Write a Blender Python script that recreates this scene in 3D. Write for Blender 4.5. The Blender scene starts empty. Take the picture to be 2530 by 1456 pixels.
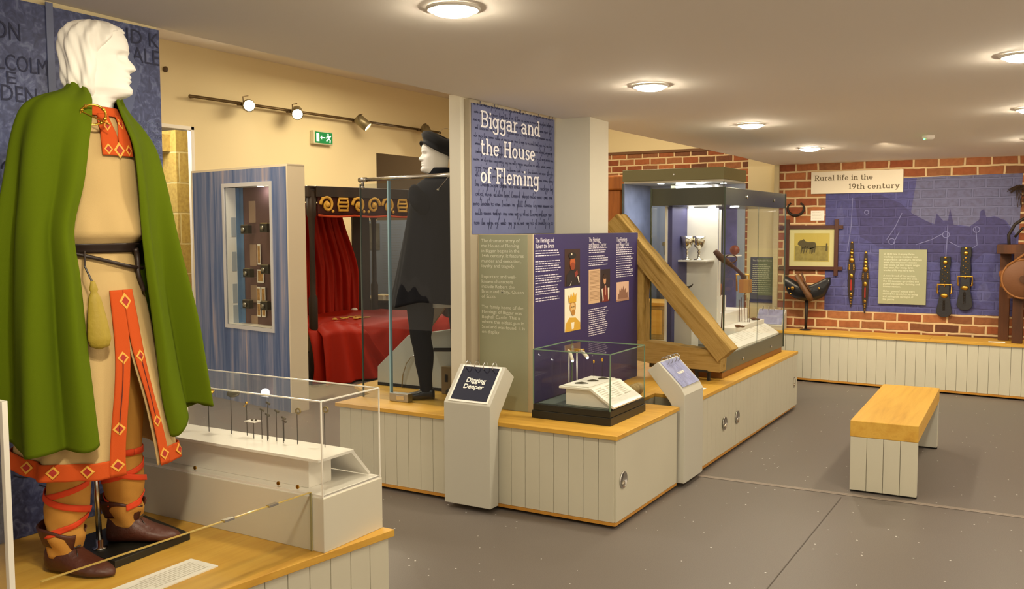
import bpy, bmesh, math, random
from mathutils import Vector, Matrix, noise
rnd = random.Random(7)
PI = math.pi
S = bpy.context.scene
COL = S.collection

# ------------------------------------------------------------------ camera, world, exposure
cam_d = bpy.data.cameras.new('camera')
cam = bpy.data.objects.new('camera', cam_d)
COL.objects.link(cam)
S.camera = cam
cam_d.sensor_width = 36.0
cam_d.lens = 36.0 * 2285.0 / 2530.0
cam_d.clip_start = 0.05
cam_d.clip_end = 60
cam.matrix_world = (Matrix.Translation((0, 0, 1.6)) @ Matrix.Rotation(math.radians(30.6), 4, 'Z')
                    @ Matrix.Rotation(math.radians(90 - 4.1), 4, 'X') @ Matrix.Rotation(math.radians(-0.22), 4, 'Z'))
S.view_settings.view_transform = 'Standard'
S.view_settings.look = 'None'
S.view_settings.gamma = 1.0
S.view_settings.exposure = 0.8
S.view_settings.use_curve_mapping = False
try:
    S.cycles.use_denoising = True
    S.cycles.max_bounces = 10
    S.cycles.transparent_max_bounces = 24
    S.cycles.sample_clamp_indirect = 6.0
except Exception:
    pass
W = bpy.data.worlds.new('world')
S.world = W
W.use_nodes = True
W.node_tree.nodes['Background'].inputs[0].default_value = (1.0, 0.80, 0.57, 1)
W.node_tree.nodes['Background'].inputs[1].default_value = 0.62

def light(name, kind, loc, power, color=(1, .86, .66), size=.2, target=None, spot=60, blend=.5, size_y=None):
    d = bpy.data.lights.new(name, kind)
    d.energy = power
    d.color = color
    if kind == 'AREA':
        d.shape = 'RECTANGLE' if size_y else 'DISK'
        d.size = size
        if size_y: d.size_y = size_y
    else:
        d.shadow_soft_size = size
    if kind == 'SPOT':
        d.spot_size = math.radians(spot); d.spot_blend = blend
    o = bpy.data.objects.new(name, d)
    COL.objects.link(o)
    o.location = loc
    if target:
        o.rotation_euler = (Vector(target) - Vector(loc)).to_track_quat('-Z', 'Y').to_euler()
    return o
WARM = (1.0, .82, .55)
def zceil(y): return 2.456 - .0185 * y
# high hall beyond the low ceiling: unseen area lights added to brighten it
light('hall_lamp', 'AREA', (-6.4, 8.6, 3.45), 50, WARM, 1.6)
light('hall_lamp', 'AREA', (-5.6, 5.2, 3.45), 32, WARM, 1.2)
light('hall_lamp', 'AREA', (-4.4, 10.2, 3.45), 30, WARM, 1.2)
light('passage_lamp', 'POINT', (-8.75, 6.5, 2.85), 34, (1, .93, .8), .15)  # unseen light added to brighten the passage behind the left opening
light('passage_lamp', 'AREA', (-11.0, 8.6, 2.9), 30, (1, .93, .8), .6)  # second added light, deeper in the passage
# unseen spots aimed at the figures, the brick wall and the title board
light('costume_spot', 'SPOT', (-1.35, 1.15, 2.36), 40, (1, .88, .64), .05, (-2.66, 1.9, 1.45), 62, .6)
light('figure_spot', 'SPOT', (-4.6, 4.1, 3.3), 60, (1, .93, .8), .05, (-3.45, 4.9, 1.5), 50, .6)
light('brick_spot', 'SPOT', (-1.3, 8.3, 2.27), 60, WARM, .06, (-1.25, 10.1, 1.1), 95, .9)
light('brick_spot', 'SPOT', (-2.35, 8.6, 2.27), 22, WARM, .06, (-2.4, 10.1, .8), 70, .9)
light('title_spot', 'SPOT', (-1.9, 3.6, 2.37), 26, (1, .92, .78), .05, (-3.03, 5.1, 1.75), 46, .9)

# ------------------------------------------------------------------ materials
MATS = {}
def srgb(h):
    h = h.lstrip('#')
    c = [int(h[i:i + 2], 16) / 255 for i in (0, 2, 4)]
    return tuple(x / 12.92 if x <= .04045 else ((x + .055) / 1.055) ** 2.4 for x in c) + (1,)
def base(name):
    m = bpy.data.materials.new(name); m.use_nodes = True
    nt = m.node_tree
    return m, nt, nt.nodes['Principled BSDF']
def mat(name, col, rough=.6, metal=0., spec=.5, bump=0., bscale=60., vary=0., vscale=4., emit=0., sheen=0.):
    if name in MATS: return MATS[name]
    m, nt, p = base(name)
    c = srgb(col) if isinstance(col, str) else tuple(col) + (1,)
    p.inputs['Base Color'].default_value = c
    p.inputs['Roughness'].default_value = rough
    p.inputs['Metallic'].default_value = metal
    p.inputs['Specular IOR Level'].default_value = spec
    if sheen: p.inputs['Sheen Weight'].default_value = sheen
    tc = nt.nodes.new('ShaderNodeTexCoord')
    if vary:
        n = nt.nodes.new('ShaderNodeTexNoise'); n.inputs['Scale'].default_value = vscale; n.inputs['Detail'].default_value = 5
        nt.links.new(tc.outputs['Object'], n.inputs['Vector'])
        r = nt.nodes.new('ShaderNodeValToRGB')
        r.color_ramp.elements[0].position = .3; r.color_ramp.elements[1].position = .7
        r.color_ramp.elements[0].color = tuple(x * (1 - vary) for x in c[:3]) + (1,)
        r.color_ramp.elements[1].color = tuple(min(1, x * (1 + vary)) for x in c[:3]) + (1,)
        nt.links.new(n.outputs['Fac'], r.inputs[0]); nt.links.new(r.outputs[0], p.inputs['Base Color'])
    if bump:
        n = nt.nodes.new('ShaderNodeTexNoise'); n.inputs['Scale'].default_value = bscale; n.inputs['Detail'].default_value = 6
        nt.links.new(tc.outputs['Object'], n.inputs['Vector'])
        b = nt.nodes.new('ShaderNodeBump'); b.inputs['Strength'].default_value = bump; b.inputs['Distance'].default_value = .01
        nt.links.new(n.outputs['Fac'], b.inputs['Height']); nt.links.new(b.outputs[0], p.inputs['Normal'])
    if emit:
        p.inputs['Emission Color'].default_value = c; p.inputs['Emission Strength'].default_value = emit
    MATS[name] = m
    return m
def streaks(name, cols, axis, scale=14., stretch=.05, rough=.45, spec=.4, roty=0., bump=.08):
    """wood-like streaks running along one axis; cols are (position, hex)"""
    if name in MATS: return MATS[name]
    m, nt, p = base(name)
    tc = nt.nodes.new('ShaderNodeTexCoord'); mp = nt.nodes.new('ShaderNodeMapping')
    sc = [1, 1, 1]; sc['xyz'.index(axis)] = stretch
    mp.inputs['Scale'].default_value = sc
    if roty:
        m0 = nt.nodes.new('ShaderNodeMapping'); m0.inputs['Rotation'].default_value = (0, roty, 0)
        nt.links.new(tc.outputs['Object'], m0.inputs[0]); nt.links.new(m0.outputs[0], mp.inputs[0])
    else: nt.links.new(tc.outputs['Object'], mp.inputs[0])
    n = nt.nodes.new('ShaderNodeTexNoise'); n.inputs['Scale'].default_value = scale; n.inputs['Detail'].default_value = 8; n.inputs['Roughness'].default_value = .6
    n.inputs['Distortion'].default_value = .4
    nt.links.new(mp.outputs[0], n.inputs['Vector'])
    r = nt.nodes.new('ShaderNodeValToRGB')
    el = r.color_ramp.elements
    while len(el) < len(cols): el.new(.5)
    for e, (q, c) in zip(el, cols): e.position = q; e.color = srgb(c)
    nt.links.new(n.outputs['Fac'], r.inputs[0]); nt.links.new(r.outputs[0], p.inputs['Base Color'])
    p.inputs['Roughness'].default_value = rough; p.inputs['Specular IOR Level'].default_value = spec
    b = nt.nodes.new('ShaderNodeBump'); b.inputs['Strength'].default_value = bump; b.inputs['Distance'].default_value = .005
    nt.links.new(n.outputs['Fac'], b.inputs['Height']); nt.links.new(b.outputs[0], p.inputs['Normal'])
    MATS[name] = m
    return m
def glass(name, tint=(.93, .96, .94), fac=.06, rough=.0, frost=0.):
    if name in MATS: return MATS[name]
    m = bpy.data.materials.new(name); m.use_nodes = True
    nt = m.node_tree; nt.nodes.clear()
    out = nt.nodes.new('ShaderNodeOutputMaterial'); mix = nt.nodes.new('ShaderNodeMixShader')
    tr = nt.nodes.new('ShaderNodeBsdfTransparent'); tr.inputs[0].default_value = tint + (1,)
    gl = nt.nodes.new('ShaderNodeBsdfGlossy'); gl.inputs['Roughness'].default_value = rough
    fr = nt.nodes.new('ShaderNodeLayerWeight'); fr.inputs['Blend'].default_value = .18
    mul = nt.nodes.new('ShaderNodeMath'); mul.operation = 'MULTIPLY_ADD'; mul.inputs[1].default_value = .55; mul.inputs[2].default_value = fac * .35
    nt.links.new(fr.outputs['Fresnel'], mul.inputs[0])
    # the ray is not bent inside the sheet, so only its outer faces reflect
    ge = nt.nodes.new('ShaderNodeNewGeometry'); iv = nt.nodes.new('ShaderNodeMath'); iv.operation = 'SUBTRACT'; iv.inputs[0].default_value = 1.; nt.links.new(ge.outputs['Backfacing'], iv.inputs[1])
    mb_ = nt.nodes.new('ShaderNodeMath'); mb_.operation = 'MULTIPLY'; nt.links.new(mul.outputs[0], mb_.inputs[0]); nt.links.new(iv.outputs[0], mb_.inputs[1]); nt.links.new(mb_.outputs[0], mix.inputs[0])
    nt.links.new(tr.outputs[0], mix.inputs[1]); nt.links.new(gl.outputs[0], mix.inputs[2])
    last = mix
    if frost:
        mx = nt.nodes.new('ShaderNodeMixShader'); df = nt.nodes.new('ShaderNodeBsdfTranslucent'); d2 = nt.nodes.new('ShaderNodeBsdfDiffuse')
        ad = nt.nodes.new('ShaderNodeMixShader')
        nt.links.new(df.outputs[0], ad.inputs[1]); nt.links.new(d2.outputs[0], ad.inputs[2])
        mx.inputs[0].default_value = frost
        nt.links.new(mix.outputs[0], mx.inputs[1]); nt.links.new(ad.outputs[0], mx.inputs[2]); last = mx
    nt.links.new(last.outputs[0], out.inputs[0])
    MATS[name] = m
    return m
def brick(name, c1, c2, mortar, bw=.232, bh=.0915, ax='xz', vary=True):
    if name in MATS: return MATS[name]
    m, nt, p = base(name)
    L = nt.links.new
    tc = nt.nodes.new('ShaderNodeTexCoord'); sx = nt.nodes.new('ShaderNodeSeparateXYZ'); cx = nt.nodes.new('ShaderNodeCombineXYZ')
    L(tc.outputs['Object'], sx.inputs[0])
    # wobble so courses are hand laid
    wob = nt.nodes.new('ShaderNodeTexNoise'); wob.inputs['Scale'].default_value = 7.; L(tc.outputs['Object'], wob.inputs['Vector'])
    ws = nt.nodes.new('ShaderNodeVectorMath'); ws.operation = 'SCALE'; ws.inputs['Scale'].default_value = .018
    L(wob.outputs['Color'], ws.inputs[0])
    L(sx.outputs['X' if ax[0] == 'x' else 'Y'], cx.inputs[0]); L(sx.outputs['Z'], cx.inputs[1])
    va = nt.nodes.new('ShaderNodeVectorMath'); va.operation = 'ADD'; L(cx.outputs[0], va.inputs[0]); L(ws.outputs[0], va.inputs[1])
    bt = nt.nodes.new('ShaderNodeTexBrick'); L(va.outputs[0], bt.inputs['Vector'])
    bt.inputs['Scale'].default_value = 1.; bt.inputs['Brick Width'].default_value = bw; bt.inputs['Row Height'].default_value = bh
    bt.inputs['Mortar Size'].default_value = .0115; bt.inputs['Mortar Smooth'].default_value = .35; bt.inputs['Bias'].default_value = 0.
    bt.inputs['Color1'].default_value = (0, 0, 0, 1); bt.inputs['Color2'].default_value = (1, 1, 1, 1); bt.inputs['Mortar'].default_value = (.5, .5, .5, 1)
    r = nt.nodes.new('ShaderNodeValToRGB'); el = r.color_ramp.elements
    cols = [(0., c1), (.35, c2), (.7, c1 if not vary else '#ab6f45'), (1., c2 if not vary else '#643c28')]
    while len(el) < len(cols): el.new(.5)
    for e, (q, c) in zip(el, cols): e.position = q; e.color = srgb(c)
    L(bt.outputs['Color'], r.inputs[0])
    n2 = nt.nodes.new('ShaderNodeTexNoise'); n2.inputs['Scale'].default_value = 22.; n2.inputs['Detail'].default_value = 6; L(tc.outputs['Object'], n2.inputs['Vector'])
    mx = nt.nodes.new('ShaderNodeMixRGB'); mx.blend_type = 'MULTIPLY'; mx.inputs[0].default_value = .5
    r2 = nt.nodes.new('ShaderNodeValToRGB'); r2.color_ramp.elements[0].position = .35; r2.color_ramp.elements[0].color = (.62, .55, .48, 1); r2.color_ramp.elements[1].position = .6
    L(n2.outputs['Fac'], r2.inputs[0]); L(r.outputs[0], mx.inputs[1]); L(r2.outputs[0], mx.inputs[2])
    mm = nt.nodes.new('ShaderNodeMixRGB'); L(bt.outputs['Fac'], mm.inputs[0]); L(mx.outputs[0], mm.inputs[1]); mm.inputs[2].default_value = srgb(mortar)
    L(mm.outputs[0], p.inputs['Base Color'])
    inv = nt.nodes.new('ShaderNodeMath'); inv.operation = 'SUBTRACT'; inv.inputs[0].default_value = 1.; L(bt.outputs['Fac'], inv.inputs[1])
    ad = nt.nodes.new('ShaderNodeMath'); ad.operation = 'MULTIPLY_ADD'; L(n2.outputs['Fac'], ad.inputs[0]); ad.inputs[1].default_value = .5; L(inv.outputs[0], ad.inputs[2])
    b = nt.nodes.new('ShaderNodeBump'); b.inputs['Strength'].default_value = .7; b.inputs['Distance'].default_value = .012
    L(ad.outputs[0], b.inputs['Height']); L(b.outputs[0], p.inputs['Normal'])
    p.inputs['Roughness'].default_value = .85
    MATS[name] = m
    return m
def floor_mat():
    m, nt, p = base('vinyl_floor'); L = nt.links.new
    tc = nt.nodes.new('ShaderNodeTexCoord')
    n = nt.nodes.new('ShaderNodeTexNoise'); n.inputs['Scale'].default_value = 220.; n.inputs['Detail'].default_value = 4; L(tc.outputs['Object'], n.inputs['Vector'])
    r = nt.nodes.new('ShaderNodeValToRGB'); r.color_ramp.elements[0].position = .3; r.color_ramp.elements[1].position = .7
    r.color_ramp.elements[0].color = srgb('#67605b'); r.color_ramp.elements[1].color = srgb('#746c66'); L(n.outputs['Fac'], r.inputs[0])
    v = nt.nodes.new('ShaderNodeTexVoronoi'); v.inputs['Scale'].default_value = 18.; L(tc.outputs['Object'], v.inputs['Vector'])
    # only some cells hold a glinting fleck
    th = nt.nodes.new('ShaderNodeMath'); th.operation = 'LESS_THAN'; th.inputs[1].default_value = .085; L(v.outputs['Distance'], th.inputs[0])
    sp = nt.nodes.new('ShaderNodeSeparateColor'); L(v.outputs['Color'], sp.inputs[0])
    t2 = nt.nodes.new('ShaderNodeMath'); t2.operation = 'GREATER_THAN'; t2.inputs[1].default_value = .72; L(sp.outputs[0], t2.inputs[0])
    mu = nt.nodes.new('ShaderNodeMath'); mu.operation = 'MULTIPLY'; L(th.outputs[0], mu.inputs[0]); L(t2.outputs[0], mu.inputs[1])
    mx = nt.nodes.new('ShaderNodeMixRGB'); L(mu.outputs[0], mx.inputs[0]); L(r.outputs[0], mx.inputs[1]); mx.inputs[2].default_value = (.75, .74, .72, 1)
    L(mx.outputs[0], p.inputs['Base Color'])
    p.inputs['Roughness'].default_value = .42; p.inputs['Specular IOR Level'].default_value = .35
    b = nt.nodes.new('ShaderNodeBump'); b.inputs['Strength'].default_value = .06; b.inputs['Distance'].default_value = .003; L(n.outputs['Fac'], b.inputs['Height']); L(b.outputs[0], p.inputs['Normal'])
    return m
OAK = [(.25, '#bb8a32'), (.45, '#d0a040'), (.6, '#d9ac4a'), (.8, '#c39238')]
oak_x = streaks('oak_along_x', OAK, 'x', 16, .06)
oak_y = streaks('oak_along_y', OAK, 'y', 16, .06)
oak_e = streaks('oak_edge', [(.3, '#b47c30'), (.6, '#c99038'), (.8, '#a9712b')], 'x', 20, .08)
boards_m = mat('board_paint', '#cbc7b4', .5, vary=.03, vscale=2)
groove_m = mat('board_groove', '#9a947e', .8)
grey_p = mat('grey_paint', '#c4c2b6', .5)
dark_m = mat('shadow_gap', '#1b1917', .8)
cream_w = mat('cream_wall', '#e8d9ae', .85, bump=.04, bscale=120)
white_c = mat('ceiling_paint', '#efe8e0', .9, bump=.03, bscale=150)
white_p = mat('white_paint', '#ece8de', .5)
white_l = mat('white_laminate', '#f1eee6', .4)
card_m = mat('card', '#f0ede4', .7)
ink = mat('ink', '#4b463f', .8)
black_m = mat('black_metal', '#26251f', .35, .2)
bronze = mat('case_bronze', '#5c5948', .35, .35)
chrome = mat('chrome', '#c9c8c4', .18, 1.)
steel = mat('brushed_steel', '#a7a59e', .35, 1.)
brass = mat('brass', '#c99d45', .3, 1.)
gold = mat('gold', '#e0b040', .25, 1.)
silver = mat('silver', '#d9d2bf', .15, 1.)
plaster = mat('white_plaster', '#ebe8e2', .65, bump=.03, bscale=40)
screen_g = glass('tinted_glass', (.84, .87, .9), .07)
clear = glass('clear_glass', (.955, .965, .955), .05)
acryl = glass('clear_acrylic', (.96, .96, .95), .06, frost=.035)
edge_g = mat('glass_edge_green', '#6d8a72', .15, spec=.8)
edge_c = mat('glass_edge_blue', '#8fb6c4', .15, spec=.8)
edge_w = mat('acrylic_edge', '#f2efe4', .2, spec=.8)
edge_d = mat('glass_edge_dark', '#39463c', .15, spec=.8)
lampface = mat('lamp_glow', (1., .88, .66), .5, emit=150.)
lamphot = mat('spot_glow', (1., .88, .66), .5, emit=90.)
lampsoft = mat('led_glow', (1., .95, .86), .5, emit=12.)
brick_m = brick('red_brick', '#b06c3e', '#8e4928', '#d6bb90')
blue_brick = brick('printed_blue_brick', '#54558f', '#50518b', '#57588f', vary=False)
blue_sky = brick('printed_pale_brick', '#6c6e92', '#696b8f', '#6e7094', vary=False)
blue_dark = brick('printed_dark_brick', '#4a487a', '#474576', '#4d4b7c', vary=False)
blue_line = mat('printed_line', '#7c7eb0', .8)

# ------------------------------------------------------------------ mesh helpers
class MB:
    def __init__(s): s.v = []; s.f = []; s.m = []; s.mi = 0
    def add(s, vs, fs):
        o = len(s.v)
        s.v += [tuple(v) for v in vs]
        for f in fs: s.f.append(tuple(i + o for i in f)); s.m.append(s.mi)
        return s
    def box(s, x0, x1, y0, y1, z0, z1):
        return s.prism([(x0, y0), (x1, y0), (x1, y1), (x0, y1)], z0, z1)
    def prism(s, poly, z0, z1):
        if sum(a[0] * b[1] - b[0] * a[1] for a, b in zip(poly, poly[1:] + poly[:1])) < 0: poly = poly[::-1]
        n = len(poly)
        vs = [(x, y, z0) for x, y in poly] + [(x, y, z1) for x, y in poly]
        return s.add(vs, [tuple(range(n))[::-1], tuple(range(n, 2 * n))] + [(i, (i + 1) % n, n + (i + 1) % n, n + i) for i in range(n)])
    def extrude(s, poly, o, r, u, n, t):
        """poly (a,b) in plane o + a*r + b*u, thickness t along n"""
        o, r, u, n = map(Vector, (o, r, u, n))
        if sum(a[0] * b[1] - b[0] * a[1] for a, b in zip(poly, poly[1:] + poly[:1])) < 0: poly = poly[::-1]
        if r.cross(u).dot(n) < 0: poly = poly[::-1]
        k = len(poly)
        A = [o + r * a + u * b for a, b in poly]; B = [p + n * t for p in A]
        return s.add(A + B, [tuple(range(k))[::-1], tuple(range(k, 2 * k))] + [(i, (i + 1) % k, k + (i + 1) % k, k + i) for i in range(k)])
    def hexa(s, c8):
        """8 corners: bottom 4 (ccw from above) then top 4"""
        return s.add(c8, [(3, 2, 1, 0), (4, 5, 6, 7), (0, 1, 5, 4), (1, 2, 6, 5), (2, 3, 7, 6), (3, 0, 4, 7)])
    def beam(s, a, b, w, h, up=(0, 0, 1)):
        a, b = Vector(a), Vector(b); d = (b - a).normalized(); sd = d.cross(Vector(up)).normalized(); uu = sd.cross(d)
        sd *= w / 2; uu *= h / 2
        return s.add([a - sd - uu, a + sd - uu, a + sd + uu, a - sd + uu, b - sd - uu, b + sd - uu, b + sd + uu, b - sd + uu],
                     [(0, 1, 2, 3), (7, 6, 5, 4), (1, 0, 4, 5), (2, 1, 5, 6), (3, 2, 6, 7), (0, 3, 7, 4)])
    def tube(s, pts, r, n=10, cap=True, closed=False):
        pts = [Vector(p) for p in pts]; k = len(pts)
        rs = r if isinstance(r, (list, tuple)) else [r] * k
        rings = []; prev = None
        for i in range(k):
            if closed: d = pts[(i + 1) % k] - pts[i - 1]
            else: d = pts[min(i + 1, k - 1)] - pts[max(i - 1, 0)]
            d.normalize()
            if prev is None:
                a = Vector((0, 0, 1)) if abs(d.z) < .9 else Vector((1, 0, 0))
                sd = d.cross(a).normalized()
            else:
                sd = (prev - d * prev.dot(d)).normalized()
            prev = sd; up = d.cross(sd)
            rings.append([pts[i] + (sd * math.cos(2 * PI * j / n) + up * math.sin(2 * PI * j / n)) * rs[i] for j in range(n)])
        vs = [p for R in rings for p in R]; fs = []
        for i in range(k if closed else k - 1):
            q = (i + 1) % k
            for j in range(n): fs.append((i * n + j, i * n + (j + 1) % n, q * n + (j + 1) % n, q * n + j))
        if cap and not closed: fs += [tuple(range(n))[::-1], tuple((k - 1) * n + j for j in range(n))]
        return s.add(vs, fs)
    def lathe(s, prof, o=(0, 0, 0), axis=(0, 0, 1), n=24, cap=True):
        """prof list of (radius, height)"""
        o = Vector(o); ax = Vector(axis).normalized()
        a = Vector((1, 0, 0)) if abs(ax.x) < .9 else Vector((0, 1, 0))
        e1 = ax.cross(a).normalized(); e2 = ax.cross(e1)
        vs = [o + ax * h + (e1 * math.cos(2 * PI * j / n) + e2 * math.sin(2 * PI * j / n)) * max(r, 1e-4) for r, h in prof for j in range(n)]
        k = len(prof)
        fs = [(i * n + j, i * n + (j + 1) % n, (i + 1) * n + (j + 1) % n, (i + 1) * n + j) for i in range(k - 1) for j in range(n)]
        if cap: fs += [tuple(range(n))[::-1], tuple((k - 1) * n + j for j in range(n))]
        return s.add(vs, fs)
    def grid(s, rows, closed=False, cap=False):
        n = len(rows[0]); k = len(rows)
        fs = []
        for i in range(k - 1):
            for j in range(n if closed else n - 1):
                fs.append((i * n + j, i * n + (j + 1) % n, (i + 1) * n + (j + 1) % n, (i + 1) * n + j))
        if cap: fs += [tuple(range(n))[::-1], tuple((k - 1) * n + j for j in range(n))]
        return s.add([p for R in rows for p in R], fs)
    def ball(s, c, r, n=12, sc=(1, 1, 1)):
        rows = [[(c[0] + r * sc[0] * math.sin(t) * math.cos(2 * PI * j / n), c[1] + r * sc[1] * math.sin(t) * math.sin(2 * PI * j / n), c[2] - r * sc[2] * math.cos(t)) for j in range(n)]
                for t in [PI * (.04 + .92 * i / (n // 2 + 1)) for i in range(n // 2 + 2)]]
        return s.grid(rows, closed=True, cap=True)
    def build(s, name, m, parent=None, local=False, smooth=False, bevel=0., solid=0., sub=0, seg=2):
        vs = s.v
        if parent is not None and not local:
            inv = WM[parent.name].inverted()
            vs = [inv @ Vector(v) for v in vs]
        me = bpy.data.meshes.new(name)
        me.from_pydata([tuple(v) for v in vs], [], s.f)
        ms = m if isinstance(m, (list, tuple)) else [m]
        for q in ms: me.materials.append(q)
        if len(ms) > 1: me.polygons.foreach_set('material_index', s.m)
        if smooth: me.polygons.foreach_set('use_smooth', [True] * len(me.polygons))
        me.update()
        o = bpy.data.objects.new(name, me); COL.objects.link(o)
        if parent is not None: o.parent = parent; WM[o.name] = WM[parent.name].copy()
        else: WM[o.name] = Matrix.Identity(4)
        if bevel:
            b = o.modifiers.new('bevel', 'BEVEL'); b.width = bevel; b.segments = seg; b.limit_method = 'ANGLE'; b.angle_limit = math.radians(40)
        if solid:
            b = o.modifiers.new('solid', 'SOLIDIFY'); b.thickness = solid; b.offset = -1
        if sub:
            b = o.modifiers.new('sub', 'SUBSURF'); b.levels = sub; b.render_levels = sub
        return o
WM = {}
def tag(o, label, cat, group=None, kind=None):
    o['label'] = label; o['category'] = cat
    if group: o['group'] = group
    if kind: o['kind'] = kind
    return o
def thing(name, label, cat, loc=(0, 0, 0), rz=0., group=None):
    o = bpy.data.objects.new(name, None); COL.objects.link(o)
    o.empty_display_size = .05
    o.location = loc; o.rotation_euler = (0, 0, rz)
    WM[o.name] = Matrix.Translation(loc) @ Matrix.Rotation(rz, 4, 'Z')
    return tag(o, label, cat, group)
def struct(name, mb, m, **k):
    o = mb.build(name, m, **k); o['kind'] = 'structure'; return o
def copy_tree(o, loc, rz, label=None, parent=None):
    c = o.copy(); COL.objects.link(c)
    if parent is None:
        c.location = loc; c.rotation_euler = (0, 0, rz)
        WM[c.name] = Matrix.Translation(loc) @ Matrix.Rotation(rz, 4, 'Z')
        if label: c['label'] = label
    else: c.parent = parent
    for ch in list(o.children): copy_tree(ch, None, None, None, c)
    return c
def lerp(a, b, t): return a + (b - a) * t
def cr(vals, n):
    """catmull-rom resample of a list of tuples"""
    k = len(vals); out = []
    for i in range(n):
        t = i / (n - 1) * (k - 1); j = min(int(t), k - 2); f = t - j
        p0, p1, p2, p3 = vals[max(j - 1, 0)], vals[j], vals[j + 1], vals[min(j + 2, k - 1)]
        out.append(tuple(.5 * (2 * b + (c - a) * f + (2 * a - 5 * b + 4 * c - d) * f * f + (3 * b - a - 3 * c + d) * f ** 3) for a, b, c, d in zip(p0, p1, p2, p3)))
    return out
def interp(tab, z):
    """table rows (z, a, b, ...) any order of z; smooth-ish linear"""
    tab = sorted(tab)
    if z <= tab[0][0]: return tab[0][1:]
    for a, b in zip(tab, tab[1:]):
        if z <= b[0]:
            t = (z - a[0]) / (b[0] - a[0])
            return tuple(lerp(p, q, t) for p, q in zip(a[1:], b[1:]))
    return tab[-1][1:]
def text(name, body, o, r, u, size, m, parent, width=None, align='LEFT', lead=1.0, bold=0., lift=.0015):
    """lettering in the plane o + r, u; size = cap-ish em size"""
    cu = bpy.data.curves.new(name, 'FONT'); cu.body = body; cu.size = 1.; cu.align_x = align; cu.space_line = lead
    cu.resolution_u = 3; cu.offset = bold
    ob = bpy.data.objects.new(name, cu)
    me = bpy.data.meshes.new_from_object(ob)
    xs = [v.co.x for v in me.vertices]
    fx = size
    if width and xs: fx = width / max(1e-6, (max(xs) - min(xs)))
    r, u = Vector(r), Vector(u); n = r.cross(u).normalized(); o = Vector(o) + n * lift
    vs = [o + r * (v.co.x * fx) + u * (v.co.y * size) for v in me.vertices]
    fs = [tuple(p.vertices) for p in me.polygons]
    bpy.data.objects.remove(ob); bpy.data.curves.remove(cu); bpy.data.meshes.remove(me)
    b = MB(); b.add(vs, fs)
    return b.build(name, m, parent)
def lines(mb, o, r, u, w, n, pitch, h, rag=.25, lift=.001):
    """rows of broken bars: print too small to read"""
    r, u = Vector(r), Vector(u); nn = r.cross(u).normalized(); o = Vector(o) + nn * lift
    for i in range(n):
        x = 0.; end = w * (1 - rnd.random() * rag)
        while x < end:
            l = min(rnd.uniform(.02, .07) * max(w, .2) * 1.6, end - x)
            a = o + r * x - u * (i * pitch); b = a + r * l
            mb.add([a - u * h, b - u * h, b, a], [(0, 1, 2, 3)])
            x += l + .012 * max(w, .2) * 1.5
    return mb
# ---- slab-serif sign lettering drawn with strokes
TW = .104; SH = .076
GL = {
 'B': (.58, 'v.16,0,.7 h.035,.04,.33 h.665,.04,.33 h.36,.16,.33 a.33,.5125,.15,.1525,-90,90 a.33,.1975,.17,.1625,-90,90'),
 'R': (.62, 'v.16,0,.7 h.035,.05,.29 h.665,.04,.33 h.35,.16,.33 a.33,.5075,.16,.1575,-90,90 l.33,.35,.49,.06 h.035,.44,.6'),
 'H': (.68, 'v.16,0,.7 v.52,0,.7 h.36,.16,.52 h.035,.05,.27 h.665,.05,.27 h.035,.41,.63 h.665,.41,.63'),
 'F': (.56, 'v.16,0,.7 h.665,.04,.5 v.48,.54,.7 h.36,.16,.38 v.37,.29,.43 h.035,.05,.3'),
 'i': (.27, 'v.14,0,.47 h.035,.03,.25 h.44,.04,.14 v.13,.57,.67'),
 'g': (.5, 'e.22,.255,.155,.185 v.39,-.1,.47 a.23,-.08,.16,.115,-170,0 h.44,.39,.48'),
 'a': (.5, 'a.21,.33,.16,.11,0,165 v.37,.02,.34 h.035,.37,.47 e.21,.15,.145,.115'),
 'r': (.4, 'v.13,0,.47 h.035,.03,.27 h.44,.03,.13 a.28,.29,.15,.145,65,180'),
 'n': (.56, 'v.12,0,.47 h.035,.03,.22 h.44,.03,.12 a.265,.28,.145,.155,0,180 v.41,0,.28 h.035,.32,.52'),
 'd': (.53, 'e.21,.235,.15,.195 v.38,0,.7 h.665,.27,.38 h.035,.38,.48'),
 't': (.36, 'v.15,.1,.62 h.44,.03,.3 a.24,.12,.09,.085,180,340'),
 'h': (.56, 'v.12,0,.7 h.035,.03,.22 h.665,.03,.12 a.265,.28,.145,.155,0,180 v.41,0,.28 h.035,.32,.52'),
 'e': (.47, 'a.22,.235,.155,.195,0,322 h.24,.07,.37'),
 'o': (.47, 'e.23,.235,.16,.195'),
 'u': (.56, 'v.12,.18,.47 h.44,.03,.12 a.265,.18,.145,.14,180,360 v.41,0,.47 h.44,.31,.41 h.035,.41,.51'),
 's': (.4, 'a.2,.335,.12,.1,20,270 a.2,.135,.13,.1,-160,90'),
 'f': (.35, 'v.13,0,.58 a.235,.575,.105,.09,30,180 h.44,.03,.28 h.035,.03,.26'),
 'l': (.27, 'v.13,0,.7 h.665,.03,.13 h.035,.02,.24'),
 'm': (.84, 'v.12,0,.47 h.035,.03,.22 h.44,.03,.12 a.255,.28,.135,.155,0,180 v.39,0,.28 h.035,.31,.48 a.525,.28,.135,.155,0,180 v.66,0,.28 h.035,.58,.77'),
 'y': (.5, 'l.1,.45,.26,.06 l.41,.45,.2,-.15 h.44,.02,.19 h.44,.32,.49 h-.165,.07,.21'),
 'c': (.44, 'a.22,.235,.155,.195,45,318'),
 '1': (.34, 'v.18,0,.7 l.18,.68,.07,.58 h.035,.06,.3'),
 '9': (.5, 'e.24,.48,.16,.18 a.1,.48,.3,.44,-78,0'),
 ' ': (.24, ''),
}
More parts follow.
